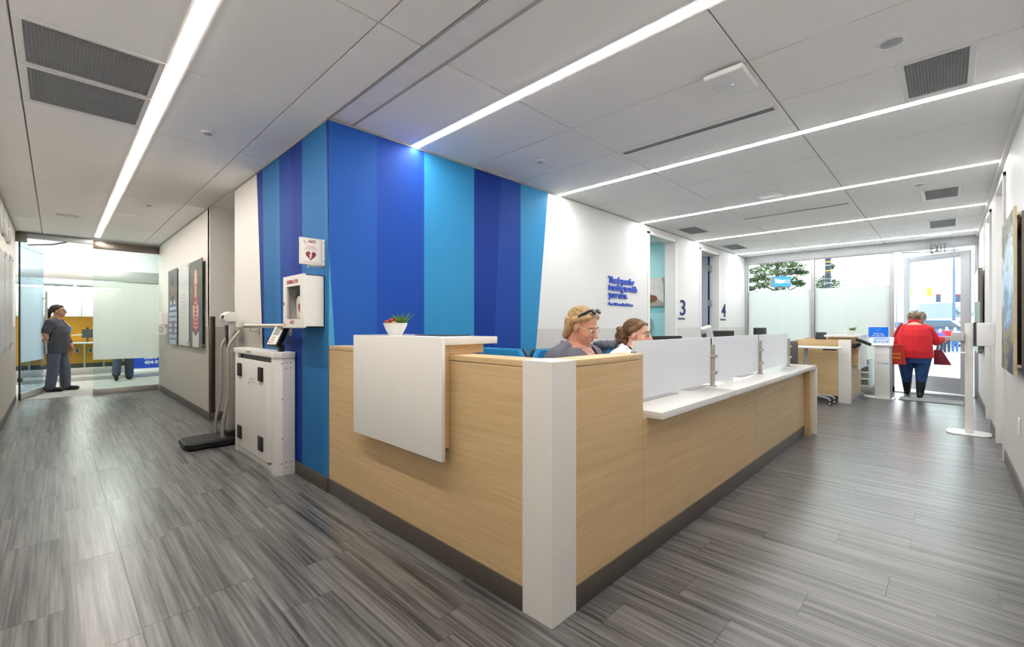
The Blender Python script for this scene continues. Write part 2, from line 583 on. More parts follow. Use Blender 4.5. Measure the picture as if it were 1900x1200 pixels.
# mural corner block: left face X=XB, front face Y=YW
wm = wall_x('wall_mural', XB, XB + 0.12, YW + 0.002, 5.68, 'wall', 'wainscot')
wb = MB()
D3, D4 = (6.27, 7.17), (8.25, 9.14)
for a, b in ((XB, D3[0]), (D3[1], D4[0]), (D4[1], XW + 0.15)): wb.box(a, b, YW, YW + 0.16, 0, ZC + 0.05)
wb.box(D3[0], D3[1], YW, YW + 0.16, 2.6, ZC + 0.05).box(D4[0], D4[1], YW, YW + 0.16, 2.6, ZC + 0.05)
wb = struct(wb.build('wall_back', 'wall_white', smooth=0))
for a, b in ((XB, D3[0]), (D3[1], D4[0]), (D4[1], XW)):
    B(a, b, YW - 0.003, YW, BH, 1.178).build('wainscot_paint', 'wainscot_cool', wb, smooth=0)
baseboard('baseboard_back', (XB + 0.3, D3[0] - 0.04, YW - 0.014, YW, 0, BH), (D3[1] + 0.04, D4[0] - 0.04, YW - 0.014, YW, 0, BH), (D4[1] + 0.04, XW, YW - 0.014, YW, 0, BH))
baseboard('baseboard_mural', (XB - 0.014, XB, YW, 5.68, 0, BH))
# mural stripes, front face: (x at top, x at bottom) edges
def stripe_front(x0t, x1t, x0b, x1b, m_, zt=ZC, zb=0.0):
    poly = [(x0b, YW - 0.0045, zb), (x1b, YW - 0.0045, zb), (x1t, YW - 0.0045, zt), (x0t, YW - 0.0045, zt)]
    MB().prism(poly, (0, -0.001, 0)).build('mural_stripe', m_, wb, smooth=0)
def stripe_left(y0t, y1t, y0b, y1b, m_, zt=ZC, zb=BH):
    x = XB - 0.0045
    MB().prism([(x, y0b, zb), (x, y1b, zb), (x, y1t, zt), (x, y0t, zt)], (-0.001, 0, 0)).build('mural_stripe', m_, wm, smooth=0)
# wedge that turns the corner: leaves the corner edge at z 1.76
zc_ = 1.76
MB().prism([(XB, YW - 0.0045, 0), (1.50, YW - 0.0045, 0), (XB, YW - 0.0045, zc_)], (0, -0.001, 0)).build('mural_stripe', 'm_pale', wb, smooth=0)
MB().prism([(1.50, YW - 0.0045, 0), (1.772, YW - 0.0045, 0), (1.772, YW - 0.0045, ZC), (XB, YW - 0.0045, ZC), (XB, YW - 0.0045, zc_)], (0, -0.001, 0)).build('mural_stripe', 'm_royal', wb, smooth=0)
stripe_front(1.772, 2.216, 1.772, 2.216, 'm_royal2')
stripe_front(2.216, 2.784, 2.216, 2.784, 'm_sky')
stripe_front(2.784, 3.145, 2.784, 2.99, 'm_navy')
stripe_front(3.145, 3.431, 2.99, 3.431, 'm_navy2')
stripe_front(3.431, 3.885, 3.431, 3.565, 'm_sky')
x_ = XB - 0.0045
MB().prism([(x_, YW - 0.0055, zc_), (x_, 3.262, ZC), (x_, YW - 0.0055, ZC)], (-0.001, 0, 0)).build('mural_stripe', 'm_navy', wm, smooth=0)
MB().prism([(x_, YW - 0.0055, BH), (x_, 3.30, BH), (x_, 3.285, ZC), (x_, 3.262, ZC), (x_, YW - 0.0055, zc_)], (-0.001, 0, 0)).build('mural_stripe', 'm_sky2', wm, smooth=0)
stripe_left(3.285, 3.717, 3.30, 3.717, 'm_steel')
stripe_left(3.717, 3.97, 3.717, 3.85, 'm_navy')
stripe_left(3.97, 4.254, 3.85, 4.16, 'm_navy2')
stripe_left(4.254, 4.32, 4.16, 4.30, 'm_sky2')
stripe_left(4.32, 4.709, 4.30, 4.60, 'm_steel')
stripe_left(4.709, 4.885, 4.60, 4.55, 'm_navy')

# corridor's right wall beyond the opening
wc = wall_y('wall_opening_side', 6.72, 6.84, XC, 3.2, 'wall', 'wainscot')
wcr = wall_x('wall_corridor', XC, XC + 0.12, 6.76, YG + 0.05, 'wall', 'wainscot')
B(2.9, 3.0, YW + 0.16, 6.72, 0, ZC + 0.05).build('wall_side_passage', 'wall', smooth=0)['kind'] = 'structure'
baseboard('baseboard_corridor', (XC - 0.013, XC, 6.72 - 0.013, YG - 0.04, 0, BH), (XC, 2.9, 6.72 - 0.013, 6.72, 0, BH))
sp = struct(B(XB, 3.0, 5.3, 6.75, -0.06, -0.0005).build('floor_side_passage', 'floor'))
B(XC - 0.006, XC + 0.055, 6.72 - 0.006, 6.72, BH, 1.33).box(XC - 0.006, XC, 6.72, 6.78, BH, 1.33).build('corner_guard', 'steel_dark', None, bevel=0.001)
tag(bpy.data.objects['corner_guard'], 'dark steel corner guard on the wall edge beside the portrait panels', 'corner guard')

# door frames in back wall, rooms behind
def room_door(n, a, b):
    d = MB()
    d.box(a - 0.05, a + 0.006, YW - 0.018, YW + 0.17, 0, 2.64).box(b - 0.006, b + 0.05, YW - 0.018, YW + 0.17, 0, 2.64).box(a - 0.05, b + 0.05, YW - 0.018, YW + 0.17, 2.594, 2.64)
    return struct(d.build('door_%d' % n, 'trim', bevel=0.003))
d3 = room_door(3, *D3)
d4 = room_door(4, *D4)
# exam room 3: aqua side wall
ra = struct(B(7.62, 7.72, YW + 0.16, 6.2, 0, 2.8).build('wall_exam_room_side', 'aqua', smooth=0))
B(7.617, 7.62, YW + 0.16, 6.2, BH, 1.52).build('aqua_band', 'aqua', ra, smooth=0)
B(7.616, 7.62, YW + 0.16, 6.2, 1.44, 1.53).build('aqua_band', 'aqua_dk', ra, smooth=0)
struct(B(5.0, 10.9, 6.2, 6.3, 0, 2.8).build('wall_exam_rooms_rear', 'wall_white', smooth=0))
struct(B(5.0, 5.1, YW + 0.16, 6.2, 0, 2.8).build('wall_exam_room_left', 'aqua', smooth=0))
struct(B(5.0, 10.9, YW + 0.16, 6.3, 2.72, 2.8).build('ceiling_exam_rooms', 'tile', smooth=0))
struct(B(5.0, 10.9, YW, 6.3, -0.06, -0.0005).build('floor_exam_rooms', 'floor', smooth=0))
struct(B(10.8, 10.9, YW, 6.3, 0, 2.8).build('wall_exam_room_right', 'wall_white', smooth=0))
# door leaf of room 4 swung into the room, hinge at the far jamb
dl = MB(); a = R(100)
hx, hy = D4[1] - 0.03, YW + 0.175
mt = Matrix.Rotation(R(96), 3, 'Z')
dl.obox(Vector((hx, hy, 1.3)) + mt @ Vector((0.43, 0, 0)), 0.42, 0.022, 1.29, mt)
dl.build('door_leaf', mat('grey_door_laminate', (170, 178, 192), 0.5, var=0.02), d4, bevel=0.002)
for z_ in (2.35, 1.66, 0.25):
    B(hx - 0.03, hx + 0.025, YW + 0.12, YW + 0.185, z_ - 0.06, z_ + 0.06).build('hinge', 'steel', d4, bevel=0.002)
B(hx - 0.022, hx - 0.004, YW + 0.155, YW + 0.18, 0.02, 2.58).build('door_edge', 'navyprint', d4)

# ceiling --------------------------------------------------------------
ce = struct(B(XL - 0.1, XW + 0.1, YR - 0.1, YG + 0.05, ZC + 0.022, ZC + 0.08).build('ceiling', 'void', smooth=0))
tile_cache = {}
def ctile(x0, x1, y0, y1):
    g = 0.004
    key = (round(x1 - x0, 3), round(y1 - y0, 3))
    if key not in tile_cache:
        w, l = key
        o = B(-w / 2 + g, w / 2 - g, -l / 2 + g, l / 2 - g, 0, 0.018).build('ceiling_tile', 'tile', ce, world=False, bevel=0.003, seg=1, smooth=0)
        tile_cache[key] = o.data
    else:
        o = bpy.data.objects.new('ceiling_tile', tile_cache[key]); C.objects.link(o); o.parent = ce
    o.location = Vector(((x0 + x1) / 2, (y0 + y1) / 2, ZC)) - ce.location
RX = [(1.575, 2.08), (2.165, 2.775), (2.775, 3.42), (3.42, 4.04), (4.11, 4.765), (4.765, 5.41), (5.41, 6.01), (6.08, 6.83), (6.83, 7.4),
      (7.4, 8.02), (8.09, 8.8), (8.8, 9.45), (9.45, 10.1), (10.17, XW)]
RY = [(YR, 0.82), (0.82, 2.07), (2.07, YW)]
for a, b in RX:
    for c_, d_ in RY: ctile(a, b, c_, d_)
CYE = [YR] + [0.83 + 1.202 * i for i in range(9)] + [YG + 0.02]
for a, b in ((XL, -0.16), (-0.16, 0.45), (0.53, 1.127), (1.127, XB)):
    for i in range(len(CYE) - 1): ctile(a, b, CYE[i], CYE[i + 1])
for c_, d_ in ((5.68, 6.72),):
    ctile(XB, 2.2, c_, d_); ctile(2.2, 2.9, c_, d_)
# bulkhead strip along the mural corner
B(XB + 0.012, 1.568, YR, YW, ZC + 0.004, ZC + 0.02).build('bulkhead_strip', 'slot', ce, smooth=0)
B(XB, XB + 0.012, YR, YW, ZC - 0.004, ZC + 0.02).build('grid_runner', 'trim_grey', ce, smooth=0)
B(1.563, 1.577, YR, YW, ZC - 0.004, ZC + 0.02).build('grid_runner', 'trim_grey', ce, smooth=0)
t_ = MB()
t_.box(XL, XL + 0.02, YR, YG, ZC - 0.02, ZC)
struct(t_.build('trim_1', 'trim_grey', smooth=0))
struct(B(XB - 0.012, XB, YW, 5.68, ZC - 0.014, ZC).box(XC - 0.012, XC, 6.72, YG, ZC - 0.014, ZC).build('trim_2', 'trim_grey', smooth=0))
struct(B(XB, XW, YW - 0.012, YW, ZC - 0.014, ZC).build('trim_3', 'trim_grey', smooth=0))
struct(B(XL, XW, YR, YR + 0.03, ZC - 0.03, ZC).build('trim_4', 'trim', smooth=0))

def linear_light(x0, x1, y0, y1, em, label):
    o = thing('linear_light', label, 'ceiling light', ((x0 + x1) / 2, (y0 + y1) / 2, ZC), group='recessed linear LED lights')
    w = 0.018 if x1 - x0 > 0.08 else 0.012
    for xa, xb in ((x0 - 0.007, x0 + w), (x1 - w, x1 + 0.007)):
        B(xa, xb, y0, y1, ZC - 0.004, ZC + 0.02).build('channel', 'trim', o, smooth=0)
    B(x0 + w + 0.002, x1 - w - 0.002, y0, y1, ZC - 0.008, ZC + 0.018).build('diffuser', em, o, smooth=0)
    for xs in (x0 + w, x1 - w - 0.0015):  # thin glowing sides added to spill extra light onto the ceiling
        B(xs, xs + 0.0015, y0, y1, ZC - 0.0078, ZC - 0.0042).build('lens_side', em + '_side', o, smooth=0)
    return o
linear_light(0.445, 0.535, YR + 0.02, 10.4, 'led_warm', 'long linear ceiling light running down the corridor to the glass door')
for i, (a, b, lb) in enumerate(((2.08, 2.165, 'linear ceiling light ending on the blue mural'),
                                (4.04, 4.11, 'linear ceiling light ending where the mural meets the white wall'),
                                (6.01, 6.08, 'linear ceiling light ending beside the exam room 3 doorway'),
                                (8.02, 8.09, 'linear ceiling light ending between the two exam room doorways'),
                                (10.1, 10.17, 'linear ceiling light nearest the front windows'))):
    linear_light(a, b, YR + 0.03, YW - 0.015, 'led', lb)

# ceiling vents
def vent(x0, x1, y0, y1, label, along='x', wide=None):
    o = thing('ceiling_vent', label, 'ceiling vent', ((x0 + x1) / 2, (y0 + y1) / 2, ZC), group='square grille ceiling vents')
    f = 0.03; z0, z1 = ZC - 0.008, ZC + 0.001
    B(x0, x1, y0, y0 + f, z0, z1).box(x0, x1, y1 - f, y1, z0, z1).box(x0, x0 + f, y0 + f, y1 - f, z0, z1).box(x1 - f, x1, y0 + f, y1 - f, z0, z1).build('frame', 'trim', o, bevel=0.002, seg=1)
    B(x0 + f, x1 - f, y0 + f, y1 - f, z1 - 0.003, z1).build('backing', 'grille', o, smooth=0)
    m = MB()
    nx = max(3, int((x1 - x0 - 2 * f) / 0.014)); ny = max(3, int((y1 - y0 - 2 * f) / 0.014))
    for i in range(1, nx):
        x = x0 + f + (x1 - x0 - 2 * f) * i / nx
        m.box(x - 0.0018, x + 0.0018, y0 + f, y1 - f, z0 + 0.001, z1 - 0.002)
    for i in range(1, ny):
        y = y0 + f + (y1 - y0 - 2 * f) * i / ny
        m.box(x0 + f, x1 - f, y - 0.0018, y + 0.0018, z0 + 0.001, z1 - 0.002)
    m.build('grille', M['crate'], o, smooth=0)
    return o
vent(-0.15, 0.445, 3.22, 3.79, 'large grille vent nearest the camera over the corridor')
vent(-0.15, 0.445, 3.80, 4.40, 'large grille vent over the corridor, the farther of the pair')
vent(3.41, 3.99, -0.12, 0.21, 'grille vent over the walkway nearest the camera on the right')
vent(6.79, 7.36, -0.12, 0.21, 'middle grille vent along the right side of the reception ceiling')
vent(8.83, 9.54, -0.12, 0.21, 'grille vent near the exit sign along the right wall')
vent(6.78, 7.38, 2.72, 3.06, 'grille vent above the exam room 3 number')
vent(8.81, 9.49, 2.76, 3.10, 'grille vent above the exam room 4 doorway')

def slot_diffuser(x, y0, y1, label):
    o = thing('slot_diffuser', label, 'air diffuser', (x, (y0 + y1) / 2, ZC), group='linear slot air diffusers')
    B(x - 0.035, x + 0.035, y0, y1, ZC - 0.004, ZC + 0.001).build('plate', 'trim', o, bevel=0.001, seg=1)
    for dx in (-0.015, 0.012):
        B(x + dx - 0.008, x + dx + 0.008, y0 + 0.02, y1 - 0.02, ZC - 0.0055, ZC - 0.0035).build('slot', 'black', o, smooth=0)
slot_diffuser(3.49, 0.84, 2.05, 'black double slot air diffuser beside the access point')
slot_diffuser(6.85, 0.85, 2.08, 'slim slot air diffuser farther back over the counter')

def round_device(x, y, r, label, kind='smoke_detector', cat='detector'):
    o = thing(kind, label, cat, (x, y, ZC))
    MB().lathe([(r, 0), (r, -0.006), (r * 0.85, -0.012)], (x, y, ZC)).build('rim', 'trim', o)
    MB().lathe([(r * 0.62, -0.008), (r * 0.6, -0.018), (r * 0.3, -0.022)], (x, y, ZC)).build('lens', 'lensgrey', o)
round_device(0.83, 4.14, 0.045, 'small round sprinkler cover in the corridor ceiling beside the blue wall', 'sprinkler_cover', 'sprinkler')
round_device(0.81, 7.15, 0.045, 'small round sprinkler cover far down the corridor ceiling', 'sprinkler_cover', 'sprinkler')
round_device(3.11, 2.67, 0.045, 'small round sprinkler cover above the blue chairs', 'sprinkler_cover', 'sprinkler')
round_device(3.10, 0.21, 0.075, 'round ceiling speaker with grey centre beside the large right vent', 'ceiling_speaker', 'speaker')
round_device(6.45, 0.21, 0.06, 'small round sprinkler cover in front of the middle right vent', 'sprinkler_cover', 'sprinkler')
o = thing('access_point', 'white square wireless access point with a tiny blue light on the ceiling', 'access point', (2.86, 0.94, ZC - 0.05))
B(2.76, 2.96, 0.86, 1.02, ZC - 0.02, ZC + 0.002).build('bracket', 'greyplas', o)
B(2.71, 3.02, 0.825, 1.05, ZC - 0.05, ZC - 0.018).build('body', 'whiteplas', o, bevel=0.02, seg=3)
MB().cyl((2.87, 0.93, ZC - 0.0515), (2.87, 0.93, ZC - 0.049), 0.005).build('status_light', emitter('blue_led', (90, 150, 255), 3), o)
o = thing('ceiling_sensor', 'flat white rectangular sensor plate on the ceiling over the counter', 'sensor', (5.76, 1.47, ZC - 0.012))
B(5.65, 5.86, 1.36, 1.585, ZC - 0.012, ZC + 0.001).build('plate', 'whiteplas', o, bevel=0.004)
B(5.70, 5.81, 1.41, 1.535, ZC - 0.016, ZC - 0.01).build('cover', 'whiteplas', o, bevel=0.002)
o = thing('ceiling_exit_plate', 'pale flat plate on the corridor ceiling near the glass door', 'ceiling plate', (0.11, 8.66, ZC - 0.01))
B(0.0, 0.22, 8.60, 8.72, ZC - 0.01, ZC + 0.001).build('plate', 'greyplas', o, bevel=0.002)

# front window wall ------------------------------------------------------
MUL = [(3.05, 3.23), (1.925, 1.995), (0.69, 0.76), (-0.38, -0.32)]
wh = 2.56
fw = MB()
fw.box(XW - 0.06, XW + 0.06, YR, YW, wh, ZC + 0.03)
fw.box(XW - 0.05, XW + 0.05, 3.17, YW, 0, wh).box(XW - 0.05, XW + 0.05, 1.925, 1.99, 0, wh).box(XW - 0.05, XW + 0.05, 0.69, 0.76, 0, wh).box(XW - 0.05, XW + 0.05, YR, YR + 0.05, 0, wh)
fw.box(XW - 0.05, XW + 0.05, 0.69, YW, 0, 0.09)
fw = struct(fw.build('wall_front', 'alu', bevel=0.002))
for i, (a, b) in enumerate(((1.99, 3.17), (0.76, 1.925))):
    w_ = struct(B(XW - 0.012, XW - 0.002, a, b, 1.96, wh).build('window_%d' % (i + 1), 'glass', smooth=0))
    B(XW - 0.012, XW - 0.002, a, b, 0.09, 1.96).build('frosted_pane', 'frost_win', w_, smooth=0)
    B(XW - 0.052, XW - 0.046, b - 0.012, b, 0.09, wh).box(XW - 0.03, XW - 0.02, a, b, wh - 0.012, wh).build('gasket', 'steel_dark', w_, smooth=0)
# entrance door swung outwards, hinge on the right
dr = thing('entrance_door', 'aluminium framed glass entrance door pushed open outwards', 'door', (XW + 0.05, YR + 0.09, 0), 0)
ang = R(28)
dd = Vector((math.sin(ang), math.cos(ang), 0)); dn = Vector((math.cos(ang), -math.sin(ang), 0))
mt = Matrix((dd, dn, (0, 0, 1))).transposed()
hb = Vector((XW + 0.05, YR + 0.09, 0)); L_ = 0.99
def leaf(a, b, z0, z1, th=0.045, off=0):
    return MB().obox(hb + dd * (a + b) / 2 + dn * off + Vector((0, 0, (z0 + z1) / 2)), (b - a) / 2, th / 2, (z1 - z0) / 2, mt)
leaf(0.0, 0.13, 0.02, 2.5).build('stile', 'alu', dr, bevel=0.003)
leaf(L_ - 0.1, L_, 0.02, 2.5).build('stile', 'alu', dr, bevel=0.003)
leaf(0.13, L_ - 0.1, 0.02, 0.30).build('bottom_rail', 'alu', dr, bevel=0.003)
leaf(0.13, L_ - 0.1, 2.40, 2.5).build('top_rail', 'alu', dr, bevel=0.003)
leaf(0.13, L_ - 0.1, 0.30, 2.40, 0.008).build('pane', 'glass', dr, smooth=0)
pb = leaf(0.06, L_ - 0.04, 0.955, 1.025, 0.05, -0.06).build('push_bar', 'alu', dr, bevel=0.01)
leaf(0.05, 0.12, 0.93, 1.05, 0.07, -0.045).build('bar_mount', 'darkgrey', pb, bevel=0.004)
leaf(L_ - 0.1, L_ - 0.03, 0.93, 1.05, 0.07, -0.045).build('bar_mount', 'darkgrey', pb, bevel=0.004)
MB().tube([hb + dd * 0.14 + dn * -0.03 + Vector((0, 0, 2.52)), hb + dd * 0.55 + dn * -0.12 + Vector((0, 0, 2.54)), Vector((XW + 0.0, 0.6, 2.54))], 0.012).build('closer_arm', 'steel', dr)
tag(B(XW - 0.09, XW + 0.12, YR + 0.05, 0.69, 0.0, 0.014).build('door_threshold', 'alu', bevel=0.003), 'low aluminium threshold strip under the entrance door', 'threshold')
mt_ = thing('floor_mat', 'narrow speckled grey mat lying inside the entrance door', 'mat', (9.82, 0.18, 0))
B(9.62, 10.05, -0.19, 0.54, 0.0, 0.012).build('pile', mat('grey_mat_pile', (150, 153, 152), 0.95, var=0.4, scale=(160, 160, 160), bump=0.4), mt_, bevel=0.003)
B(9.595, 10.075, -0.215, 0.565, 0.0, 0.006).build('edging', 'darkgrey', mt_, bevel=0.002)

# exit sign hanging from the ceiling
ex = thing('exit_sign', 'hanging clear exit sign with dark grey EXIT letters above the entrance', 'sign', (10.2, 0.095, 2.39))
B(10.17, 10.23, -0.05, 0.25, ZC - 0.03, ZC + 0.001).build('canopy', 'greyplas', ex, bevel=0.003)
B(10.197, 10.203, -0.06, 0.25, 2.37, ZC - 0.03).build('acrylic_panel', 'acrylic', ex, smooth=0)
exm = mat('exit_grey', (66, 66, 64), 0.5)
ez0, ez1, ew, es = 2.412, 2.562, 0.046, 0.013
def exbar(a0, a1, b0, b1):
    return [(10.195, 0.197 - a0, b0), (10.195, 0.197 - a1, b0), (10.195, 0.197 - a1, b1), (10.195, 0.197 - a0, b1)]
def exletter(polys):
    m = MB()
    for q in polys: m.prism(q, (-0.004, 0, 0))
    m.build('letter', exm, ex, smooth=0)
hz = ez1 - ez0
exletter([exbar(0, es, ez0, ez1), exbar(es, 0.042, ez1 - 0.02, ez1), exbar(es, 0.038, ez0 + hz / 2 - 0.01, ez0 + hz / 2 + 0.01), exbar(es, 0.042, ez0, ez0 + 0.02)])
x_0 = 0.197 - 0.054
exletter([[(10.195, x_0, ez0), (10.195, x_0 - es * 1.15, ez0), (10.195, x_0 - 0.052, ez1), (10.195, x_0 - 0.052 + es * 1.15, ez1)]])
ex_x = [[(10.1948, x_0, ez1), (10.1948, x_0 - es * 1.15, ez1), (10.1948, x_0 - 0.052, ez0), (10.1948, x_0 - 0.052 + es * 1.15, ez0)]]
exletter(ex_x)
exletter([exbar(0.120, 0.120 + es, ez0, ez1)])
exletter([exbar(0.146, 0.196, ez1 - 0.02, ez1), exbar(0.1645, 0.1645 + es, ez0, ez1 - 0.02)])

# ------------------------------------------------------------------ reception desk
YD = 1.134
dk = thing('reception_desk', 'L-shaped light oak reception desk with white corner post and dark plinth', 'desk', (XB + 0.3, YD + 0.3, 0))
th = 0.15
B(XB, XB + th, 1.296, YW - 0.008, BH, 1.04).build('wood_panel', 'oak', dk, bevel=0.001, seg=1)
B(XB - 0.0, XB + th, 1.296, YW - 0.008, 1.043, 1.07).build('top_cap', 'oak', dk, bevel=0.002)
B(1.552, 2.14, YD, YD + th, BH, 1.04).build('wood_panel', 'oak', dk, bevel=0.001, seg=1)
B(1.552, 2.14, YD, YD + th, 1.043, 1.07).build('top_cap', 'oak', dk, bevel=0.002)
for a, b in ((2.143, 4.05), (4.053, 5.78)):
    B(a, b, YD, YD + 0.03, BH, 0.732).build('wood_panel', 'oak', dk, bevel=0.001, seg=1)
MB().prism([(XB - 0.004, YD - 0.004, 0), (1.549, YD - 0.004, 0), (1.549, YD + th, 0), (XB + th, YD + th, 0), (XB + th, 1.293, 0), (XB - 0.004, 1.293, 0)], (0, 0, 1.072)).build('corner_post', 'quartz_matte', dk, bevel=0.0015, seg=1)
B(XB - 0.006, XB + 0.05, 1.296, YW + 0.0, 0, BH).build('plinth', 'base', dk, bevel=0.003)
B(1.552, 5.79, YD - 0.006, YD + 0.05, 0, BH).build('plinth', 'base', dk, bevel=0.003)
B(5.80, 5.93, YD - 0.055, YD + 0.6, 0, 0.732).build('end_panel', 'oak', dk, bevel=0.001, seg=1)
B(5.932, 5.965, YD - 0.094, YD + 0.62, 0, 0.732).build('end_leg', 'quartz', dk, bevel=0.002)
B(XB + th, 2.14, YD + th, YD + 0.75, 0.70, 0.73).build('inner_worktop', 'oak', dk, bevel=0.002)
B(XB + th, XB + 0.75, YD + 0.75, YW - 0.02, 0.70, 0.73).build('inner_worktop', 'oak', dk, bevel=0.002)

ct = thing('service_counter', 'long white quartz counter on the low part of the oak desk', 'counter', (4.05, 1.3, 0.732))
B(2.175, 3.30, 1.045, 1.75, 0.7325, 0.77).build('counter_slab', 'quartz', ct, bevel=0.003)
B(3.3015, 5.965, 1.045, 1.75, 0.7325, 0.77).build('counter_slab', 'quartz', ct, bevel=0.003)

lg = thing('transaction_ledge', 'white waterfall ledge hung over the left face of the reception desk', 'ledge', (1.45, 2.24, 0.545))
B(1.322, 1.344, 1.774, 2.703, 0.545, 1.158).build('front_panel', 'quartz', lg, bevel=0.002)
B(1.344, 1.70, 1.774, 2.703, 1.12, 1.158).build('top_slab', 'quartz', lg, bevel=0.002)
B(1.345, XB - 0.001, 1.80, 2.68, 0.60, 1.119).build('wood_backing', 'oak', lg, bevel=0.001, seg=1)
B(XB, 1.62, 1.80, 2.68, 1.0715, 1.119).build('wood_riser', 'oak', lg, bevel=0.001, seg=1)

def succulent(loc, label, sc_=1.0, red=True, seed=1):
    rnd = random.Random(seed)
    o = thing('potted_succulent', label, 'plant', loc)
    r = 0.074 * sc_
    m = MB()
    prof = [(r * 0.5, 0.0), (r * 0.62, 0.012 * sc_), (r * 0.85, 0.045 * sc_), (r, 0.075 * sc_), (r * 0.95, 0.075 * sc_), (r * 0.8, 0.055 * sc_)]
    m.lathe(prof, (0, 0, 0), 28).build('bowl', 'whiteplas', o, world=False, smooth=40)
    MB().lathe([(r * 0.86, 0.056 * sc_), (r * 0.8, 0.066 * sc_), (r * 0.3, 0.07 * sc_)], (0, 0, 0), 20).build('soil', mat('dark_soil', (52, 40, 30), 0.9, var=0.3, scale=(80, 80, 80)), o, world=False)
    g1 = mat('succulent_green', (78, 118, 36), 0.6, var=0.25, scale=(60, 60, 60))
    m = MB()
    cx, cy = 0.028 * sc_, -0.022 * sc_
    for i in range(34 if red else 26):
        a = rnd.uniform(0, 2 * math.pi); tl = rnd.uniform(0.1, 0.9)
        ln = rnd.uniform(0.04, 0.085) * sc_
        d = Vector((math.cos(a) * tl, math.sin(a) * tl, 1.0 if red else 0.6)).normalized()
        p0 = Vector((cx + math.cos(a) * 0.012, cy + math.sin(a) * 0.012, 0.062 * sc_))
        mid = p0 + d * ln * 0.55 + Vector((0, 0, -0.002))
        p1 = p0 + d * ln + Vector((math.cos(a), math.sin(a), 0)) * ln * 0.15
        w = 0.0042 * sc_ * (1 if red else 1.9)
        m.tube([p0, mid, p1], [w, w * 0.95, w * 0.15], 5)
    m.build('leaves', g1, o, world=False)
    if red:
        rd = mat('succulent_red', (176, 70, 44), 0.55, var=0.3, scale=(50, 50, 50))
        pk = mat('succulent_pale_pink', (214, 196, 160), 0.55, var=0.12, scale=(50, 50, 50))
        for (cx, cy, cz, s_, mm, nm) in ((-0.035, 0.03, 0.072, 0.9, rd, 'red_rosette'), (-0.012, 0.012, 0.084, 0.95, rd, 'red_rosette'), (-0.012, -0.008, 0.072, 0.6, pk, 'pale_rosette')):
            m = MB()
            for ring, (n, tl, ln) in enumerate(((6, 0.9, 0.024), (5, 0.5, 0.02), (3, 0.15, 0.014))):
                for i in range(n):
                    a = 2 * math.pi * (i + ring * 0.5) / n
                    d = Vector((math.cos(a) * tl, math.sin(a) * tl, 1 - tl * 0.7)).normalized() * ln * s_ * sc_
                    c0 = Vector((cx, cy, cz)) * sc_
                    m.cap(c0 + d * 0.25, c0 + d, 0.006 * s_ * sc_, 0.0075 * s_ * sc_, 7)
            m.build(nm, mm, o, world=False)
    return o
succulent((1.46, 2.43, 1.158), 'white bowl of red and green succulents on the white ledge', 1.0, True, 3)
tag(B(1.50, 1.68, 1.98, 2.28, 1.158, 1.163).build('black_clipboard', 'black', bevel=0.002), 'flat black clipboard lying on the white ledge beside the bowl', 'clipboard')

# privacy screens on the counter
def screen(x0, x1, posts, label):
    o = thing('privacy_screen', label, 'privacy screen', ((x0 + x1) / 2, 1.245, 0.77), group='frosted screens along the counter')
    B(x0, x1, 1.24, 1.25, 0.80, 1.132).build('pane', 'frost_pane', o, bevel=0.001, seg=1)
    for xp in posts:
        p = MB().cyl((xp, 1.235, 0.776), (xp, 1.235, 1.075), 0.016).build('post', 'nickel', o)
        MB().cyl((xp, 1.235, 0.77), (xp, 1.235, 0.777), 0.03).build('foot', 'nickel', p)
        for z_ in (0.87, 0.99):
            for s_ in (-1, 1):
                MB().cyl((xp + s_ * 0.02, 1.21, z_), (xp + s_ * 0.02, 1.262, z_), 0.011).build('clamp', 'nickel', p)
            MB().cyl((xp - 0.03, 1.235, z_), (xp + 0.03, 1.235, z_), 0.006).build('clamp_bar', 'nickel', p)
screen(2.235, 3.355, (2.225, 3.38), 'frosted privacy screen beside the oak panel, nearest the camera')
screen(3.405, 4.515, (4.54,), 'middle frosted privacy screen on the white counter')
screen(4.565, 5.56, (5.58,), 'frosted privacy screen at the far end of the white counter')

# monitors and small things behind the counter
def monitor(loc, rotz, w, h, ztop, label, tilt=0, stand=True):
    o = thing('computer_monitor', label, 'monitor', (loc[0], loc[1], 0.77), rotz, group='monitors behind the counter')
    z0 = ztop - 0.77
    mt = Matrix.Rotation(R(tilt), 3, 'X')
    c = Vector((0, 0, z0 - h / 2))
    MB().obox(c, w / 2, 0.012, h / 2, mt).build('housing', 'black', o, world=False, bevel=0.004)
    MB().obox(c + mt @ Vector((0, 0.0125, 0)), w / 2 - 0.012, 0.001, h / 2 - 0.012, mt).build('display', mat('dark_display', (18, 22, 30), 0.15), o, world=False)
    MB().cyl((0, -0.03, 0.012), (0, -0.03, z0 - h / 2), 0.016).obox(c + Vector((0, -0.02, -0.02)), 0.05, 0.012, 0.05, mt).build('stand_arm', 'black', o, world=False)
    MB().lathe([(0.1, 0), (0.1, 0.01), (0.03, 0.014)], (0, -0.03, 0)).build('stand_base', 'black', o, world=False)
monitor((3.25, 1.62), R(-25), 0.50, 0.29, 1.135, 'wide black monitor whose top edge shows behind the nearest screen')
monitor((4.60, 1.60), R(-22), 0.34, 0.26, 1.165, 'black monitor showing above the middle frosted screen')
monitor((5.70, 1.55), R(-18), 0.21, 0.20, 1.19, 'small black monitor back above the farthest screen')
o = thing('handheld_scanner', 'white and grey handheld reader standing above the counter beside the middle monitor', 'scanner', (4.0, 1.5, 0.77))
MB().cyl((4.0, 1.5, 0.77), (4.0, 1.5, 0.78), 0.05).cyl((4.0, 1.5, 0.78), (4.0, 1.5, 1.12), 0.008).build('stand', 'black', o)
mt = Matrix.Rotation(R(-28), 3, 'Y') @ Matrix.Rotation(R(40), 3, 'Z')
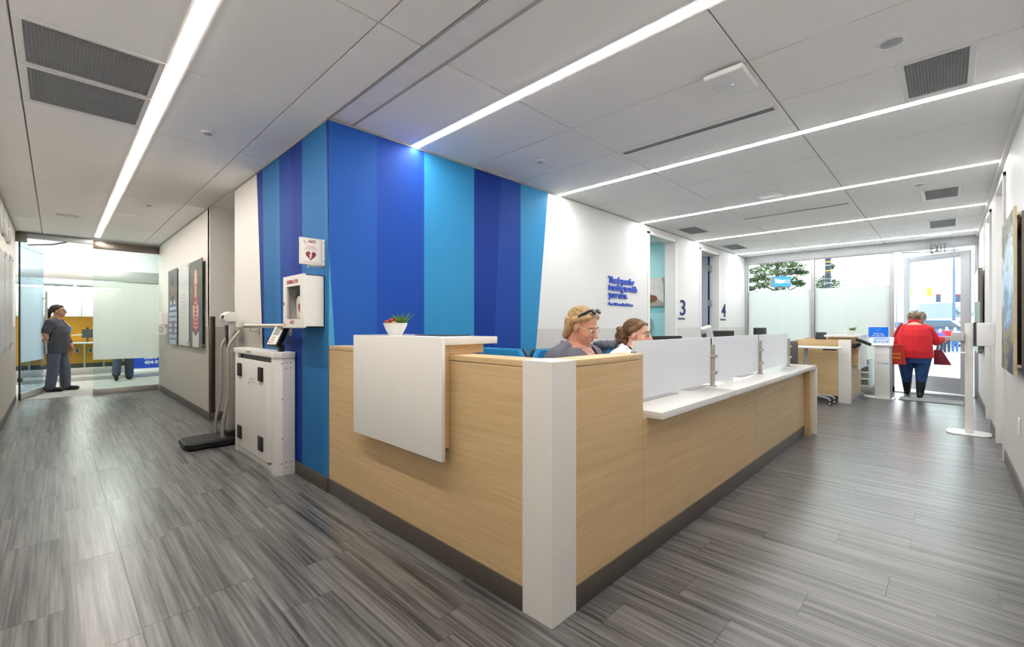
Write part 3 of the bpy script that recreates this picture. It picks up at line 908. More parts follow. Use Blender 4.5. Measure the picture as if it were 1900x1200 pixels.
MB().obox((3.97, 1.5, 1.155), 0.03, 0.045, 0.055, mt).build('housing', 'greyplas', o, bevel=0.012)
MB().ell((4.02, 1.5, 1.155), (0.012, 0.012, 0.02)).build('green_light', mat('green_plastic', (40, 150, 70), 0.4), o)
MB().obox((3.91, 1.5, 1.12), 0.012, 0.02, 0.03, mt).build('cradle', 'darkgrey', o, bevel=0.006)

# flat grey strips lying on the counter
def counter_strip(x, y, w, d, rz, label):
    mtz = Matrix.Rotation(rz, 3, 'Z')
    tag(MB().obox((x, y, 0.7715), w / 2, d / 2, 0.0012, mtz).build('grey_strip', 'greyprint' if w > 0.25 else 'whiteplas', smooth=0), label, 'flat_strip')
counter_strip(2.62, 1.33, 0.52, 0.12, 0, 'flat grey strip lying under the nearest screen')
counter_strip(3.22, 1.315, 0.34, 0.10, 0.03, 'flat grey strip beside the first screen post')
counter_strip(4.3, 1.31, 0.36, 0.09, 0.02, 'flat grey strip beside the second screen post')

# ------------------------------------------------------------------ mural wall fittings
# AED flag sign
sg = thing('aed_sign', 'white projecting AED sign with red heart and lightning bolt on the blue wall', 'sign', (1.30, 3.305, 1.655))
B(1.208, 1.372, 3.296, 3.302, 1.658, 1.85).build('face_plate', 'white', sg, bevel=0.001, seg=1)
MB().prism([(1.372, 3.296, 1.658), (1.39 - 0.006, 3.285, 1.658), (1.39 - 0.006, 3.291, 1.658), (1.372, 3.302, 1.658)], (0, 0, 0.192)).build('flange', 'white', sg, smooth=0)
for z_ in (1.69, 1.825):
    MB().cyl((1.380, 3.2925, z_), (1.380, 3.286, z_), 0.004).build('screw', 'steel', sg)
b_ = MB()
yf = 3.2955
for (a0, a1, c0, c1) in ((1.213, 1.367, 1.663, 1.6645), (1.213, 1.367, 1.8435, 1.845), (1.213, 1.2145, 1.663, 1.845), (1.3655, 1.367, 1.663, 1.845)):
    b_.box(a0, a1, yf - 0.0006, yf, c0, c1)
b_.build('border_line', mat('pale_red_line', (214, 150, 145), 0.5), sg, smooth=0)
XD, ZD = (1, 0, 0), (0, 0, 1)
MB().text('AED', (1.268, yf, 1.815), XD, ZD, height=0.021, width=0.058, ext=0.001, bold=0.022).build('lettering', 'darkred', sg, smooth=0)
MB().tube([(1.232, yf, 1.818), (1.24, yf, 1.822), (1.243, yf, 1.833), (1.248, yf, 1.80), (1.252, yf, 1.822), (1.262, yf, 1.819)], 0.0011, 5).build('pulse_line', 'darkred', sg)
for a_ in (('This Building is', 1.787, 0.062, None), ('Equipped With An', 1.776, 0.074, None), ('Automated External Defibrillator', 1.765, 0.10, 0.005), ('FOR EMERGENCY USE ONLY', 1.672, 0.105, 0.0055)):
    MB().text(a_[0], (1.29, yf, a_[1]), XD, ZD, width=a_[2], height=a_[3], ext=0.0006, anchor='c').build('small_print', 'red', sg, smooth=0)
def heart(c, s_, xd, zd):
    pts = []
    for i in range(40):
        t = 2 * math.pi * i / 40
        hx_ = 16 * math.sin(t) ** 3; hy_ = 13 * math.cos(t) - 5 * math.cos(2 * t) - 2 * math.cos(3 * t) - math.cos(4 * t)
        pts.append(Vector(c) + Vector(xd) * hx_ * s_ / 32 + Vector(zd) * hy_ * s_ / 32)
    return pts
MB().prism(heart((1.289, yf, 1.724), 0.074, XD, ZD), (0, -0.001, 0)).build('heart', 'darkred', sg, smooth=0)
bolt = [(0.2, 0.55), (-0.28, 0.02), (-0.02, 0.0), (-0.22, -0.3), (-0.1, -0.3), (-0.02, -0.62), (0.22, -0.16), (0.08, -0.14), (0.3, 0.12), (0.08, 0.14), (0.36, 0.55)]
MB().prism([(1.286 + x * 0.042, yf - 0.0011, 1.724 + z * 0.045) for x, z in bolt], (0, -0.0008, 0)).build('lightning_bolt', 'white', sg, smooth=0)
MB().cyl((1.275, 3.31, 1.635), (1.275, 3.31, 1.66), 0.006).box(1.275, 1.386, 3.303, 3.312, 1.648, 1.66).build('bracket', 'steel', sg)

# defibrillator cabinet
ab = thing('defibrillator_cabinet', 'white wall cabinet with a windowed door holding a defibrillator', 'cabinet', (1.31, 3.49, 1.205))
x0, x1, y0, y1, z0, z1 = 1.233, XB - 0.006, 3.288, 3.688, 1.205, 1.586
b_ = MB()
b_.box(x0 + 0.018, x1, y0, y0 + 0.006, z0, z1).box(x0 + 0.018, x1, y1 - 0.006, y1, z0, z1).box(x1 - 0.006, x1, y0, y1, z0, z1)
b_.box(x0 + 0.018, x1, y0, y1, z0, z0 + 0.006).box(x0 + 0.018, x1, y0, y1, z1 - 0.006, z1)
b_.build('body', 'white', ab, smooth=0)
B(x1 - 0.009, x1 - 0.0065, y0 + 0.01, y1 - 0.01, z0 + 0.01, z1 - 0.01).build('liner', mat('cabinet_liner_grey', (150, 152, 152), 0.6), ab, smooth=0)
wy0, wy1, wz0, wz1 = y0 + 0.062, y1 - 0.065, z0 + 0.06, z1 - 0.075
dm = MB()
dm.box(x0, x0 + 0.018, y0 - 0.004, wy0, z0 - 0.004, z1 + 0.004).box(x0, x0 + 0.018, wy1, y1 + 0.004, z0 - 0.004, z1 + 0.004)
dm.box(x0, x0 + 0.018, wy0, wy1, z0 - 0.004, wz0).box(x0, x0 + 0.018, wy0, wy1, wz1, z1 + 0.004)
cdoor = dm.build('cabinet_door', 'white', ab, smooth=0)
B(x0 + 0.008, x0 + 0.012, wy0, wy1, wz0, wz1).build('window_pane', 'acrylic', cdoor, smooth=0)
YM = (0, -1, 0)
MB().text('DEFIBRILLATOR', (x0, y1 - 0.075, z1 - 0.055), YM, ZD, height=0.026, width=0.225, ext=0.001, bold=0.03).build('lettering', 'red', cdoor, smooth=0)
MB().text('AED', (x0, y1 - 0.135, z0 + 0.024), YM, ZD, height=0.026, width=0.09, ext=0.001, bold=0.022).build('lettering', 'red', cdoor, smooth=0)
MB().box(x0 - 0.002, x0, y1 - 0.02, y1 - 0.005, 1.37, 1.395).build('door_latch', 'red', cdoor, smooth=0)
MB().prism([(x0, y1 - 0.008, z0 + 0.01), (x0, y1 - 0.05, z0 + 0.01), (x0, y1 - 0.03, z0 + 0.04)], (-0.001, 0, 0)).build('warning_mark', mat('pale_red_mark', (205, 120, 115), 0.5), cdoor, smooth=0)
de = thing('defibrillator', 'white defibrillator case with red heart standing inside the wall cabinet', 'defibrillator', (1.31, 3.45, 1.212))
MB().prism([(1.275, 3.36, 1.2125), (1.275, 3.53, 1.2125), (1.275, 3.545, 1.40), (1.275, 3.52, 1.44), (1.275, 3.36, 1.44)], (0.08, 0, 0)).build('case', 'whiteplas', de, bevel=0.012, seg=3)
MB().prism(heart((1.2745, 3.445, 1.345), 0.10, YM, ZD), (-0.002, 0, 0)).build('heart', 'red', de, smooth=0)
B(1.2725, 1.2745, 3.44, 3.50, 1.255, 1.28).build('colour_label', 'yellowprint', de, smooth=0)
B(1.29, 1.34, 3.40, 3.50, 1.4405, 1.45).build('handle', 'black', de, bevel=0.004)
bagm = MB().ell((1.325, 3.575, 1.47), (0.03, 0.05, 0.03)).cap((1.33, 3.62, 1.44), (1.33, 3.47, 1.51), 0.03, 0.026).cap((1.335, 3.60, 1.44), (1.335, 3.62, 1.38), 0.025, 0.015)
tag(bagm.build('carry_pouch', 'black'), 'black folded carry pouch behind the defibrillator in the cabinet', 'pouch')

# wall handrail
hr = thing('wall_handrail', 'round steel handrail on the wall behind the scales', 'handrail', (1.35, 4.15, 1.2))
MB().tube([(1.31, 4.99, 1.213), (1.31, 3.75, 1.213)], 0.019, 14).build('rail', 'nickel', hr)
MB().tube([(1.31, 3.75, 1.213), (1.32, 3.72, 1.213), (1.345, 3.705, 1.213), (1.384, 3.70, 1.213)], 0.019, 14).build('return_end', 'nickel', hr)
for y_ in (4.82, 3.95):
    b_ = MB().tube([(1.31, y_, 1.20), (1.31, y_, 1.165), (1.335, y_, 1.155), (1.375, y_, 1.155)], 0.008).build('bracket', 'nickel', hr)
    MB().cyl((1.376, y_, 1.16), (1.3838, y_, 1.16), 0.034).build('rosette', 'nickel', b_)

# wheelchair scale, folded up against the wall
ws = thing('wheelchair_scale', 'white fold-up wheelchair scale cabinet standing against the blue wall', 'scale', (1.31, 4.43, 0))
def chamf(x0, x1, y0, y1, z0, z1, c=0.02, near=True):
    poly = [(x0 + c, y0, z0), (x1, y0, z0), (x1, y1, z0), (x0, y1, z0), (x0, y0 + c, z0)] if near else [(x0, y0, z0), (x1, y0, z0), (x1, y1, z0), (x0 + c, y1, z0), (x0, y1 - c, z0)]
    return MB().prism(poly, (0, 0, z1 - z0))
X0, X1 = 1.232, XB - 0.016
chamf(X0, X1, 3.84, 3.965, 0, 0.952, 0.045).build('side_post', 'white', ws, bevel=0.002)
chamf(X0, X1, 4.94, 5.045, 0, 0.952, 0.03, False).build('side_post', 'white', ws, bevel=0.002)
MB().prism([(X0 - 0.008, 3.875, 0.953), (X0 + 0.035, 3.83, 0.953), (X1, 3.83, 0.953), (X1, 5.06, 0.953), (X0 + 0.02, 5.06, 0.953), (X0 - 0.008, 5.035, 0.953)], (0, 0, 0.047)).build('top_cap', 'white', ws, bevel=0.004)
B(1.33, X1, 3.965, 4.94, 0.02, 0.952).build('back_panel', 'darkgrey', ws, smooth=0)
B(X0 + 0.03, X0 + 0.04, 3.966, 4.012, 0.03, 0.94).box(X0 + 0.03, X0 + 0.04, 4.90, 4.939, 0.03, 0.94).box(X0 + 0.03, X0 + 0.04, 4.01, 4.9, 0.905, 0.945).build('seal', 'black', ws, smooth=0)
pn = chamf(X0 - 0.012, X0 + 0.05, 4.015, 4.895, 0.075, 0.905, 0.03).build('folded_platform', 'white', ws, bevel=0.004)
for (y_, z_) in ((4.80, 0.80), (4.18, 0.80), (4.80, 0.21), (4.18, 0.21)):
    B(X0 - 0.026, X0 - 0.011, y_ - 0.055, y_ + 0.055, z_ - 0.06, z_ + 0.06).build('corner_pad', 'blackrub', pn, bevel=0.004)
MB().tube([(X0 - 0.0125, 4.50, 0.73), (X0 - 0.0125, 4.46, 0.745), (X0 - 0.0125, 4.36, 0.745)], 0.0012, 5).tube([(X0 - 0.0125, 4.53, 0.68), (X0 - 0.0125, 4.52, 0.715), (X0 - 0.0125, 4.48, 0.70), (X0 - 0.0125, 4.42, 0.725), (X0 - 0.0125, 4.34, 0.70)], 0.0014, 5).build('printed_mark', 'darkgrey', pn)
B(X0 - 0.0095, X0 - 0.0075, 4.49, 4.62, 0.968, 0.985).build('badge', 'greyprint', ws, smooth=0)
for (dx, z_) in ((0.04, 0.91), (0.075, 0.915), (0.11, 0.915), (0.075, 0.87), (0.11, 0.87), (0.045, 0.62), (0.045, 0.30), (0.04, 0.10), (0.075, 0.105), (0.11, 0.105), (0.075, 0.06), (0.11, 0.06)):
    MB().cyl((X0 + dx, 3.8385, z_), (X0 + dx, 3.841, z_), 0.0045, n=8).build('screw_hole', 'black', ws)
B(X0 + 0.01, X0 + 0.03, 3.965, 4.94, 0.0, 0.05).build('kick_rail', 'white', ws, bevel=0.003)
ind = MB()
mt = (Matrix.Rotation(R(18), 3, 'Z') @ Matrix.Rotation(R(28), 3, 'Y'))
ic = Vector((1.295, 3.99, 1.125))
ind.obox(ic, 0.026, 0.062, 0.095, mt)
hd = ind.build('indicator_head', 'black', ws, bevel=0.01, seg=3)
MB().obox(ic + mt @ Vector((-0.0265, 0, 0)), 0.002, 0.055, 0.087, mt).build('indicator_face', 'whiteplas', hd, bevel=0.003)
MB().obox(ic + mt @ Vector((-0.029, 0.0, 0.035)), 0.001, 0.035, 0.037, mt).build('lcd', mat('lcd_grey_green', (150, 156, 146), 0.3), hd)
for (a, b, mm) in ((0.025, -0.022, 'yellowprint'), (0.0, -0.022, 'greyprint'), (0.025, -0.045, 'yellowprint'), (0.0, -0.045, 'greyprint'), (0.03, -0.068, 'red'), (0.0, -0.068, 'yellowprint')):
    MB().obox(ic + mt @ Vector((-0.0295, a, b)), 0.001, 0.009, 0.006, mt).build('key', mm, hd, smooth=0)
MB().obox((1.305, 3.955, 1.025), 0.02, 0.02, 0.03, Matrix.Identity(3)).build('indicator_stem', 'black', ws, bevel=0.003)
MB().tube([(1.315, 3.93, 1.06), (1.345, 3.91, 1.085), (1.368, 3.89, 1.06), (1.372, 3.87, 1.0)], 0.004, 8).build('cable', 'black', ws)

# stand-on scale with handrails
ss = thing('stand_on_scale', 'upright patient scale with black platform and steel handrails', 'scale', (1.1, 5.42, 0))
pl_ = MB().prism([(0.865, 5.26, 0.012), (0.905, 5.20, 0.012), (1.29, 5.20, 0.012), (1.29, 5.62, 0.012), (0.905, 5.62, 0.012), (0.865, 5.56, 0.012)], (0, 0, 0.055)).build('platform', 'black', ss, bevel=0.012, seg=3)
MB().prism([(0.885, 5.27, 0.067), (0.915, 5.225, 0.067), (1.20, 5.225, 0.067), (1.20, 5.595, 0.067), (0.915, 5.595, 0.067), (0.885, 5.55, 0.067)], (0, 0, 0.004)).build('tread_mat', 'blackrub', pl_, bevel=0.002)
B(1.24, 1.345, 5.33, 5.49, 0.0, 0.12).build('column_base', 'black', ss, bevel=0.01)
B(1.255, 1.325, 5.36, 5.46, 0.12, 1.26).build('column', 'steel', ss, bevel=0.008)
B(1.253, 1.327, 5.358, 5.462, 0.664, 0.668).build('column_joint', 'black', ss, smooth=0)
MB().prism([(1.235, 5.365, 1.22), (1.254, 5.365, 1.22), (1.254, 5.365, 0.98), (1.247, 5.365, 0.98)], (0, 0.07, 0)).build('cable_cover', 'black', ss, bevel=0.004)
MB().prism([(1.20, 5.31, 1.285), (1.215, 5.31, 1.255), (1.335, 5.31, 1.255), (1.335, 5.31, 1.345), (1.25, 5.31, 1.36), (1.21, 5.31, 1.325)], (0, 0.085, 0)).build('display_head', 'white', ss, bevel=0.006)
MB().prism([(1.205, 5.415, 1.285), (1.215, 5.415, 1.255), (1.30, 5.415, 1.255), (1.30, 5.415, 1.35), (1.25, 5.415, 1.36), (1.205, 5.415, 1.32)], (0, 0.09, 0)).build('keypad_head', 'white', ss, bevel=0.012)
B(1.196, 1.206, 5.325, 5.385, 1.285, 1.322).build('readout', 'black', ss, smooth=0)
for (yo, top) in ((5.56, None), (5.29, 1)):
    pts = [(1.185, yo, 0.065), (1.185, yo, 0.22), (1.235, yo, 0.48), (1.235, yo, 0.98)]
    pts += [(1.25, yo, 1.03), (1.31, yo - 0.0, 1.12), (1.335, yo, 1.15), (1.335, yo + (0.06 if yo < 5.4 else -0.06), 1.16), (1.315, 5.42, 1.16)]
    sm_ = []
    for i in range(len(pts) - 1):
        a_, b_ = Vector(pts[i]), Vector(pts[i + 1])
        for q in (0.08, 0.3, 0.7, 0.92): sm_.append(a_.lerp(b_, q))
    h_ = MB().tube(sm_, 0.0155, 12).build('handrail', 'steel', ss, smooth=60)
    MB().cyl((1.185, yo, 0.062), (1.185, yo, 0.08), 0.028).build('flange', 'chrome', h_)

# ------------------------------------------------------------------ corridor pictures
def panel(x, y0, y1, z0, z1, label, face, facing=-1, cat='picture', group=None, off=0.035):
    """panel on stand-offs on a wall X = x, facing -X (or +X)"""
    o = thing('wall_panel', label, cat, (x, (y0 + y1) / 2, z0), group=group)
    xf = x + facing * off
    b = B(xf, xf + facing * 0.008, y0, y1, z0, z1).build('board', face, o, bevel=0.001, seg=1)
    B(xf + facing * 0.0085, xf + facing * 0.0125, y0, y1, z0, z1).build('acrylic_front', 'acrylic', o, smooth=0)
    for yy in (y0 + 0.04, y1 - 0.04):
        for zz in (z0 + 0.04, z1 - 0.04):
            MB().cyl((x, yy, zz), (xf + facing * 0.018, yy, zz), 0.012, n=12).build('standoff', 'steel', o)
    return o, xf + facing * 0.0082
pgrey = mat('portrait_backdrop_grey', (88, 87, 86), 0.5)
def flat_ell(cy, cz, ry, rz, x, n=20, sgn=-1):
    return MB().prism([(x, cy + ry * math.cos(2 * math.pi * i / n), cz + rz * math.sin(2 * math.pi * i / n)) for i in range(n)], (sgn * 0.0002, 0, 0))
def flat_poly(pts, x, sgn=-1):
    return MB().prism([(x, a, b) for a, b in pts], (sgn * 0.0002, 0, 0))
# bearded man in plaid
o, xf = panel(XC, 8.66, 9.44, 0.905, 2.125, 'portrait panel of a bearded man in a blue plaid shirt', pgrey)
skin_d = mat('print_skin_brown', (140, 84, 52), 0.5)
c0 = 9.03
flat_poly([(c0 - 0.33, 0.91), (c0 + 0.33, 0.91), (c0 + 0.34, 1.4), (c0 + 0.2, 1.62), (c0 - 0.2, 1.62), (c0 - 0.34, 1.4)], xf).build('print_shirt', mat('print_plaid', (206, 216, 228), 0.6, var=0.1, scale=(20, 20, 20)), o, smooth=0)
pm = MB(); pm2 = MB()
for i in range(7):
    z_ = 0.98 + i * 0.09
    w = 0.33 - max(0, (z_ - 1.4)) * 0.6
    pm.prism([(xf - 0.0003, c0 - w, z_), (xf - 0.0003, c0 + w, z_), (xf - 0.0003, c0 + w, z_ + 0.035), (xf - 0.0003, c0 - w, z_ + 0.035)], (-0.0001, 0, 0))
for i in range(6):
    y_ = c0 - 0.27 + i * 0.1
    pm2.prism([(xf - 0.0005, y_, 0.92), (xf - 0.0005, y_ + 0.03, 0.92), (xf - 0.0005, y_ + 0.03, 1.42), (xf - 0.0005, y_, 1.42)], (-0.0001, 0, 0))
pm.build('print_plaid_lines', mat('print_plaid_blue', (70, 104, 158), 0.6), o, smooth=0)
pm2.build('print_plaid_columns', mat('print_plaid_pale_blue', (128, 152, 190), 0.6), o, smooth=0)
flat_ell(c0, 1.80, 0.115, 0.17, xf - 0.0004).build('print_face', skin_d, o, smooth=0)
flat_ell(c0, 1.93, 0.12, 0.08, xf - 0.0007).build('print_hair', 'black', o, smooth=0)
flat_poly([(c0 - 0.1, 1.75), (c0 - 0.06, 1.70), (c0 + 0.06, 1.70), (c0 + 0.1, 1.75), (c0 + 0.08, 1.60), (c0, 1.50), (c0 - 0.08, 1.60)], xf - 0.0008).build('print_beard', mat('print_beard_dark', (44, 28, 20), 0.6), o, smooth=0)
flat_ell(c0 - 0.05, 1.18, 0.09, 0.13, xf - 0.0009).build('print_hands', skin_d, o, smooth=0)
# blank white panel between the portraits
o, xf = panel(XC, 7.80, 8.54, 0.92, 2.12, 'white text panel on stand-offs between the two portrait panels', 'whiteplas')
m = MB()
for i in range(6):
    m.box(xf - 0.0003, xf, 8.0, 8.34 - 0.04 * (i % 3), 1.40 + i * 0.055, 1.41 + i * 0.055)
m.build('print_text_rows', mat('print_pale_grey', (205, 205, 204), 0.6), o, smooth=0)
# woman with long hair
o, xf = panel(XC, 6.94, 7.71, 0.915, 2.10, 'portrait panel of a long-haired woman in a red striped top', pgrey)
c0 = 7.32
skin_l = mat('print_skin_light', (226, 184, 156), 0.5)
hairm = mat('print_hair_brown', (128, 84, 52), 0.6, var=0.25, scale=(60, 60, 4))
flat_poly([(c0 - 0.30, 1.0), (c0 + 0.26, 1.0), (c0 + 0.28, 1.45), (c0 + 0.18, 1.62), (c0 - 0.2, 1.62), (c0 - 0.33, 1.45)], xf).build('print_jacket', mat('print_denim', (66, 86, 122), 0.6), o, smooth=0)
flat_poly([(c0 - 0.19, 1.35), (c0 + 0.19, 1.35), (c0 + 0.17, 1.85), (c0 + 0.08, 2.02), (c0 - 0.08, 2.02), (c0 - 0.17, 1.85)], xf - 0.0003).build('print_hair', hairm, o, smooth=0)
flat_ell(c0, 1.84, 0.085, 0.14, xf - 0.0006).build('print_face', skin_l, o, smooth=0)
flat_ell(c0, 1.765, 0.035, 0.02, xf - 0.0009).build('print_smile', 'darkred', o, smooth=0)
flat_ell(c0 + 0.04, 1.875, 0.016, 0.01, xf - 0.0009).build('print_eye', 'black', o, smooth=0)
flat_ell(c0 - 0.04, 1.875, 0.016, 0.01, xf - 0.0009).build('print_eye', 'black', o, smooth=0)
flat_poly([(c0 - 0.05, 1.60), (c0 + 0.05, 1.60), (c0 + 0.045, 1.72), (c0 - 0.045, 1.72)], xf - 0.0005).build('print_neck', skin_l, o, smooth=0)
redp = mat('print_red_stripes', (190, 74, 58), 0.6)
flat_poly([(c0, 1.08), (c0 + 0.19, 1.22), (c0 + 0.09, 1.6), (c0 - 0.09, 1.6), (c0 - 0.19, 1.22)], xf - 0.0007).build('print_top', redp, o, smooth=0)
m = MB()
for i in range(7):
    z_ = 1.2 + i * 0.055; w = 0.17 - i * 0.012
    m.prism([(xf - 0.001, c0 - w, z_), (xf - 0.001, c0, z_ - 0.03), (xf - 0.001, c0 + w, z_), (xf - 0.001, c0 + w, z_ + 0.012), (xf - 0.001, c0, z_ - 0.018), (xf - 0.001, c0 - w, z_ + 0.012)], (-0.0001, 0, 0))
m.build('print_stripes', mat('print_pale_stripe', (240, 210, 196), 0.6), o, smooth=0)
flat_poly([(c0 - 0.2, 0.92), (c0 + 0.2, 0.92), (c0 + 0.2, 1.14), (c0, 1.07), (c0 - 0.2, 1.14)], xf - 0.0006).build('print_trousers', mat('print_white_trousers', (214, 210, 206), 0.6), o, smooth=0)
flat_ell(c0 + 0.13, 1.40, 0.05, 0.10, xf - 0.0011).build('print_hand', skin_l, o, smooth=0)
flat_ell(c0 - 0.13, 1.40, 0.05, 0.10, xf - 0.0011).build('print_hand', skin_l, o, smooth=0)
# sanitiser dispenser
o = thing('wall_dispenser', 'white hand sanitiser dispenser with drip tray on the corridor wall', 'dispenser', (XC - 0.05, 9.9, 1.06))
B(XC - 0.1, XC - 0.001, 9.78, 10.0, 1.22, 1.45).build('housing', 'whiteplas', o, bevel=0.02, seg=3)
B(XC - 0.03, XC - 0.001, 9.85, 9.93, 1.07, 1.22).build('back_plate', 'whiteplas', o, bevel=0.004)
B(XC - 0.15, XC - 0.02, 9.78, 10.0, 1.055, 1.075).build('drip_tray', 'whiteplas', o, bevel=0.006)

# left wall: panels seen edge on, raised shapes above
for (a, b, z0, z1, lb) in ((9.0, 9.5, 0.92, 2.17, 'pale panel on stand-offs on the left corridor wall nearest the glass door'),
                           (8.2, 8.9, 0.90, 2.12, 'pale panel on stand-offs on the left corridor wall, second from the glass door'),
                           (7.3, 8.1, 0.88, 2.08, 'pale panel on stand-offs on the left corridor wall at the picture edge')):
    o, xf = panel(XL, a, b, z0, z1, lb, mat('pale_print_%d' % int(a * 10), (206, 203, 200), 0.5, var=0.12, scale=(1, 3, 3)), 1, off=0.018)
lt = thing('raised_wall_lettering', 'row of white raised letter shapes high on the left corridor wall', 'lettering', (XL + 0.01, 8.3, 2.2))
for i, y_ in enumerate((7.5, 7.85, 8.2, 8.55, 8.9)):
    m = MB()
    if i % 2 == 0:
        ring = []
        for k_ in range(25):
            t = 2 * math.pi * k_ / 24
            ring.append((XL + 0.02, y_ + 0.11 * math.cos(t), 2.44 + 0.13 * math.sin(t)))
        m.tube(ring, 0.022, 8)
    else:
        m.box(XL + 0.001, XL + 0.04, y_ - 0.1, y_ - 0.06, 2.3, 2.58).box(XL + 0.001, XL + 0.04, y_ + 0.06, y_ + 0.1, 2.3, 2.58).box(XL + 0.001, XL + 0.04, y_ - 0.06, y_ + 0.06, 2.42, 2.46)
    m.build('letter_shape', 'greyplas', lt)

# ------------------------------------------------------------------ corridor glass front and what lies beyond
gw = struct(B(XL, XC, YG - 0.03, YG + 0.05, 2.665, ZC + 0.03).build('wall_glass_header', 'trim_grey', smooth=0))
hdm = thing('glass_screen', 'fixed glass screen with a frosted band beside the open corridor door', 'glass screen', (0.91, YG, 0))
B(0.45, XC - 0.004, YG - 0.035, YG + 0.035, 2.565, 2.70).build('header_rail', 'steel_dark', hdm, bevel=0.004)
B(0.45, XC - 0.016, YG - 0.03, YG + 0.03, 0.0, 0.10).build('bottom_rail', 'steel', hdm, bevel=0.003)
B(0.45, XC - 0.004, YG - 0.006, YG + 0.006, 1.985, 2.565).build('clear_pane', 'glass_g', hdm, smooth=0)
B(0.45, XC - 0.004, YG - 0.006, YG + 0.006, 0.61, 1.985).build('frosted_band', 'frost_door', hdm, smooth=0)
B(0.45, XC - 0.004, YG - 0.006, YG + 0.006, 0.10, 0.61).build('clear_pane', 'glass_g', hdm, smooth=0)
op = thing('door_operator', 'grey overhead door closer box above the open glass door', 'door closer', (-0.1, YG - 0.02, 2.64))
B(-0.33, 0.45, YG - 0.08, YG - 0.03, 2.63, 2.70).build('closer_box', 'alu', op, bevel=0.004)
B(XL + 0.001, -0.33, YG - 0.075, YG - 0.03, 2.56, 2.72).build('pivot_block', 'steel_dark', op, bevel=0.004)
MB().tube([(0.12, YG - 0.05, 2.625), (-0.05, YG + 0.25, 2.60), (-0.33, YG + 0.45, 2.585)], 0.012).build('closer_arm', 'darkgrey', op)
gd = thing('glass_door', 'frameless glass door with a long steel pull swung open at the corridor end', 'door', (-0.415, YG + 0.02, 0))
e0 = Vector((-0.415, YG + 0.02, 0)); e1 = Vector((-0.165, YG + 0.99, 0))
gdv = (e1 - e0).normalized(); gn = Vector((gdv.y, -gdv.x, 0))
gm = Matrix((gdv, gn, (0, 0, 1))).transposed(); GL = (e1 - e0).length
def gbox(a, b, z0, z1, th_=0.012):
    return MB().obox(e0 + gdv * (a + b) / 2 + Vector((0, 0, (z0 + z1) / 2)), (b - a) / 2, th_ / 2, (z1 - z0) / 2, gm)
gbox(0, GL, 2.50, 2.58, 0.04).build('top_rail', 'glass_b', gd, bevel=0.003)
gbox(0, GL, 0.01, 0.11, 0.04).build('bottom_rail', 'steel', gd, bevel=0.003)
gbox(0, GL, 1.985, 2.50).build('clear_pane', 'glass_b', gd, smooth=0)
gbox(0, GL, 0.61, 1.985).build('frosted_band', 'frost_blue', gd, smooth=0)
gbox(0, GL, 0.11, 0.61).build('clear_pane', 'glass_b', gd, smooth=0)
gbox(-0.012, 0.004, 0.0, 2.58, 0.02).build('pivot_edge', mat('dark_glass_edge', (34, 60, 66), 0.3), gd, smooth=0)
gbox(-0.02, 0.04, 0.30, 0.36, 0.05).build('edge_clamp', 'darkgrey', gd, bevel=0.003)
hp = e0 + gdv * (GL - 0.06) + gn * 0.055
hh = MB().cyl(hp + Vector((0, 0, 0.70)), hp + Vector((0, 0, 1.83)), 0.018).build('pull_handle', 'steel', gd)
for z_ in (0.84, 1.70):
    MB().cyl(hp + Vector((0, 0, z_)), hp - gn * 0.1 + Vector((0, 0, z_)), 0.013).build('handle_mount', 'steel', hh)

# vestibule beyond
struct(B(-2.2, 3.4, YG + 0.02, 18.4, -0.06, -0.001).build('floor_vestibule', 'carpet', smooth=0))
struct(B(-2.2, 3.4, 13.55, 14.5, -0.0008, 0.002).build('floor_vestibule_inlay', 'floor', smooth=0))
struct(B(-2.3, -2.2, YG, 18.5, 0, 3.4).build('wall_vestibule_left', 'wall_white', smooth=0))
struct(B(3.4, 3.5, YG, 18.5, 0, 3.4).build('wall_vestibule_right', 'wall_white', smooth=0))
struct(B(-2.3, 3.5, YG + 0.05, 18.5, 3.3, 3.4).build('ceiling_vestibule', 'tile', smooth=0))
struct(B(XL - 0.12, -2.2, YG - 0.02, YG + 0.08, 0, 3.4).box(XC + 0.12, 3.4, YG - 0.02, YG + 0.08, 0, 3.4).box(XL - 0.12, XC + 0.12, YG + 0.0, YG + 0.08, ZC + 0.03, 3.4).build('wall_vestibule_near', 'wall_white', smooth=0))
struct(B(-2.2, 3.4, 15.3, 15.4, 2.62, 3.3).build('wall_vestibule_far', 'wall_white', smooth=0))
g2 = thing('far_glass_partition', 'second glass partition with steel rails beyond the corridor door', 'glass screen', (0.6, 15.35, 0))
B(-2.2, 3.4, 15.29, 15.41, 2.34, 2.62).build('header_rail', 'steel', g2, bevel=0.004)
B(-2.2, 3.4, 15.31, 15.39, 0.0, 0.16).build('bottom_rail', 'steel', g2, bevel=0.004)
B(-2.2, 3.4, 15.345, 15.355, 0.16, 2.34).build('pane', 'glass_g', g2, smooth=0)
for (a, b, lb) in ((0.9, 1.0, 'added unseen linear light over the vestibule beyond the corridor glass, on the right'), (-0.9, -0.8, 'added unseen linear light over the vestibule beyond the corridor glass, on the left')):
    o = thing('vestibule_fill_light', lb, 'ceiling light', ((a + b) / 2, 13, 3.28))
    B(a, b, 11.2, 15.0, 3.28, 3.3).build('diffuser', 'led_vest', o, smooth=0)  # out of view, added to brighten the vestibule
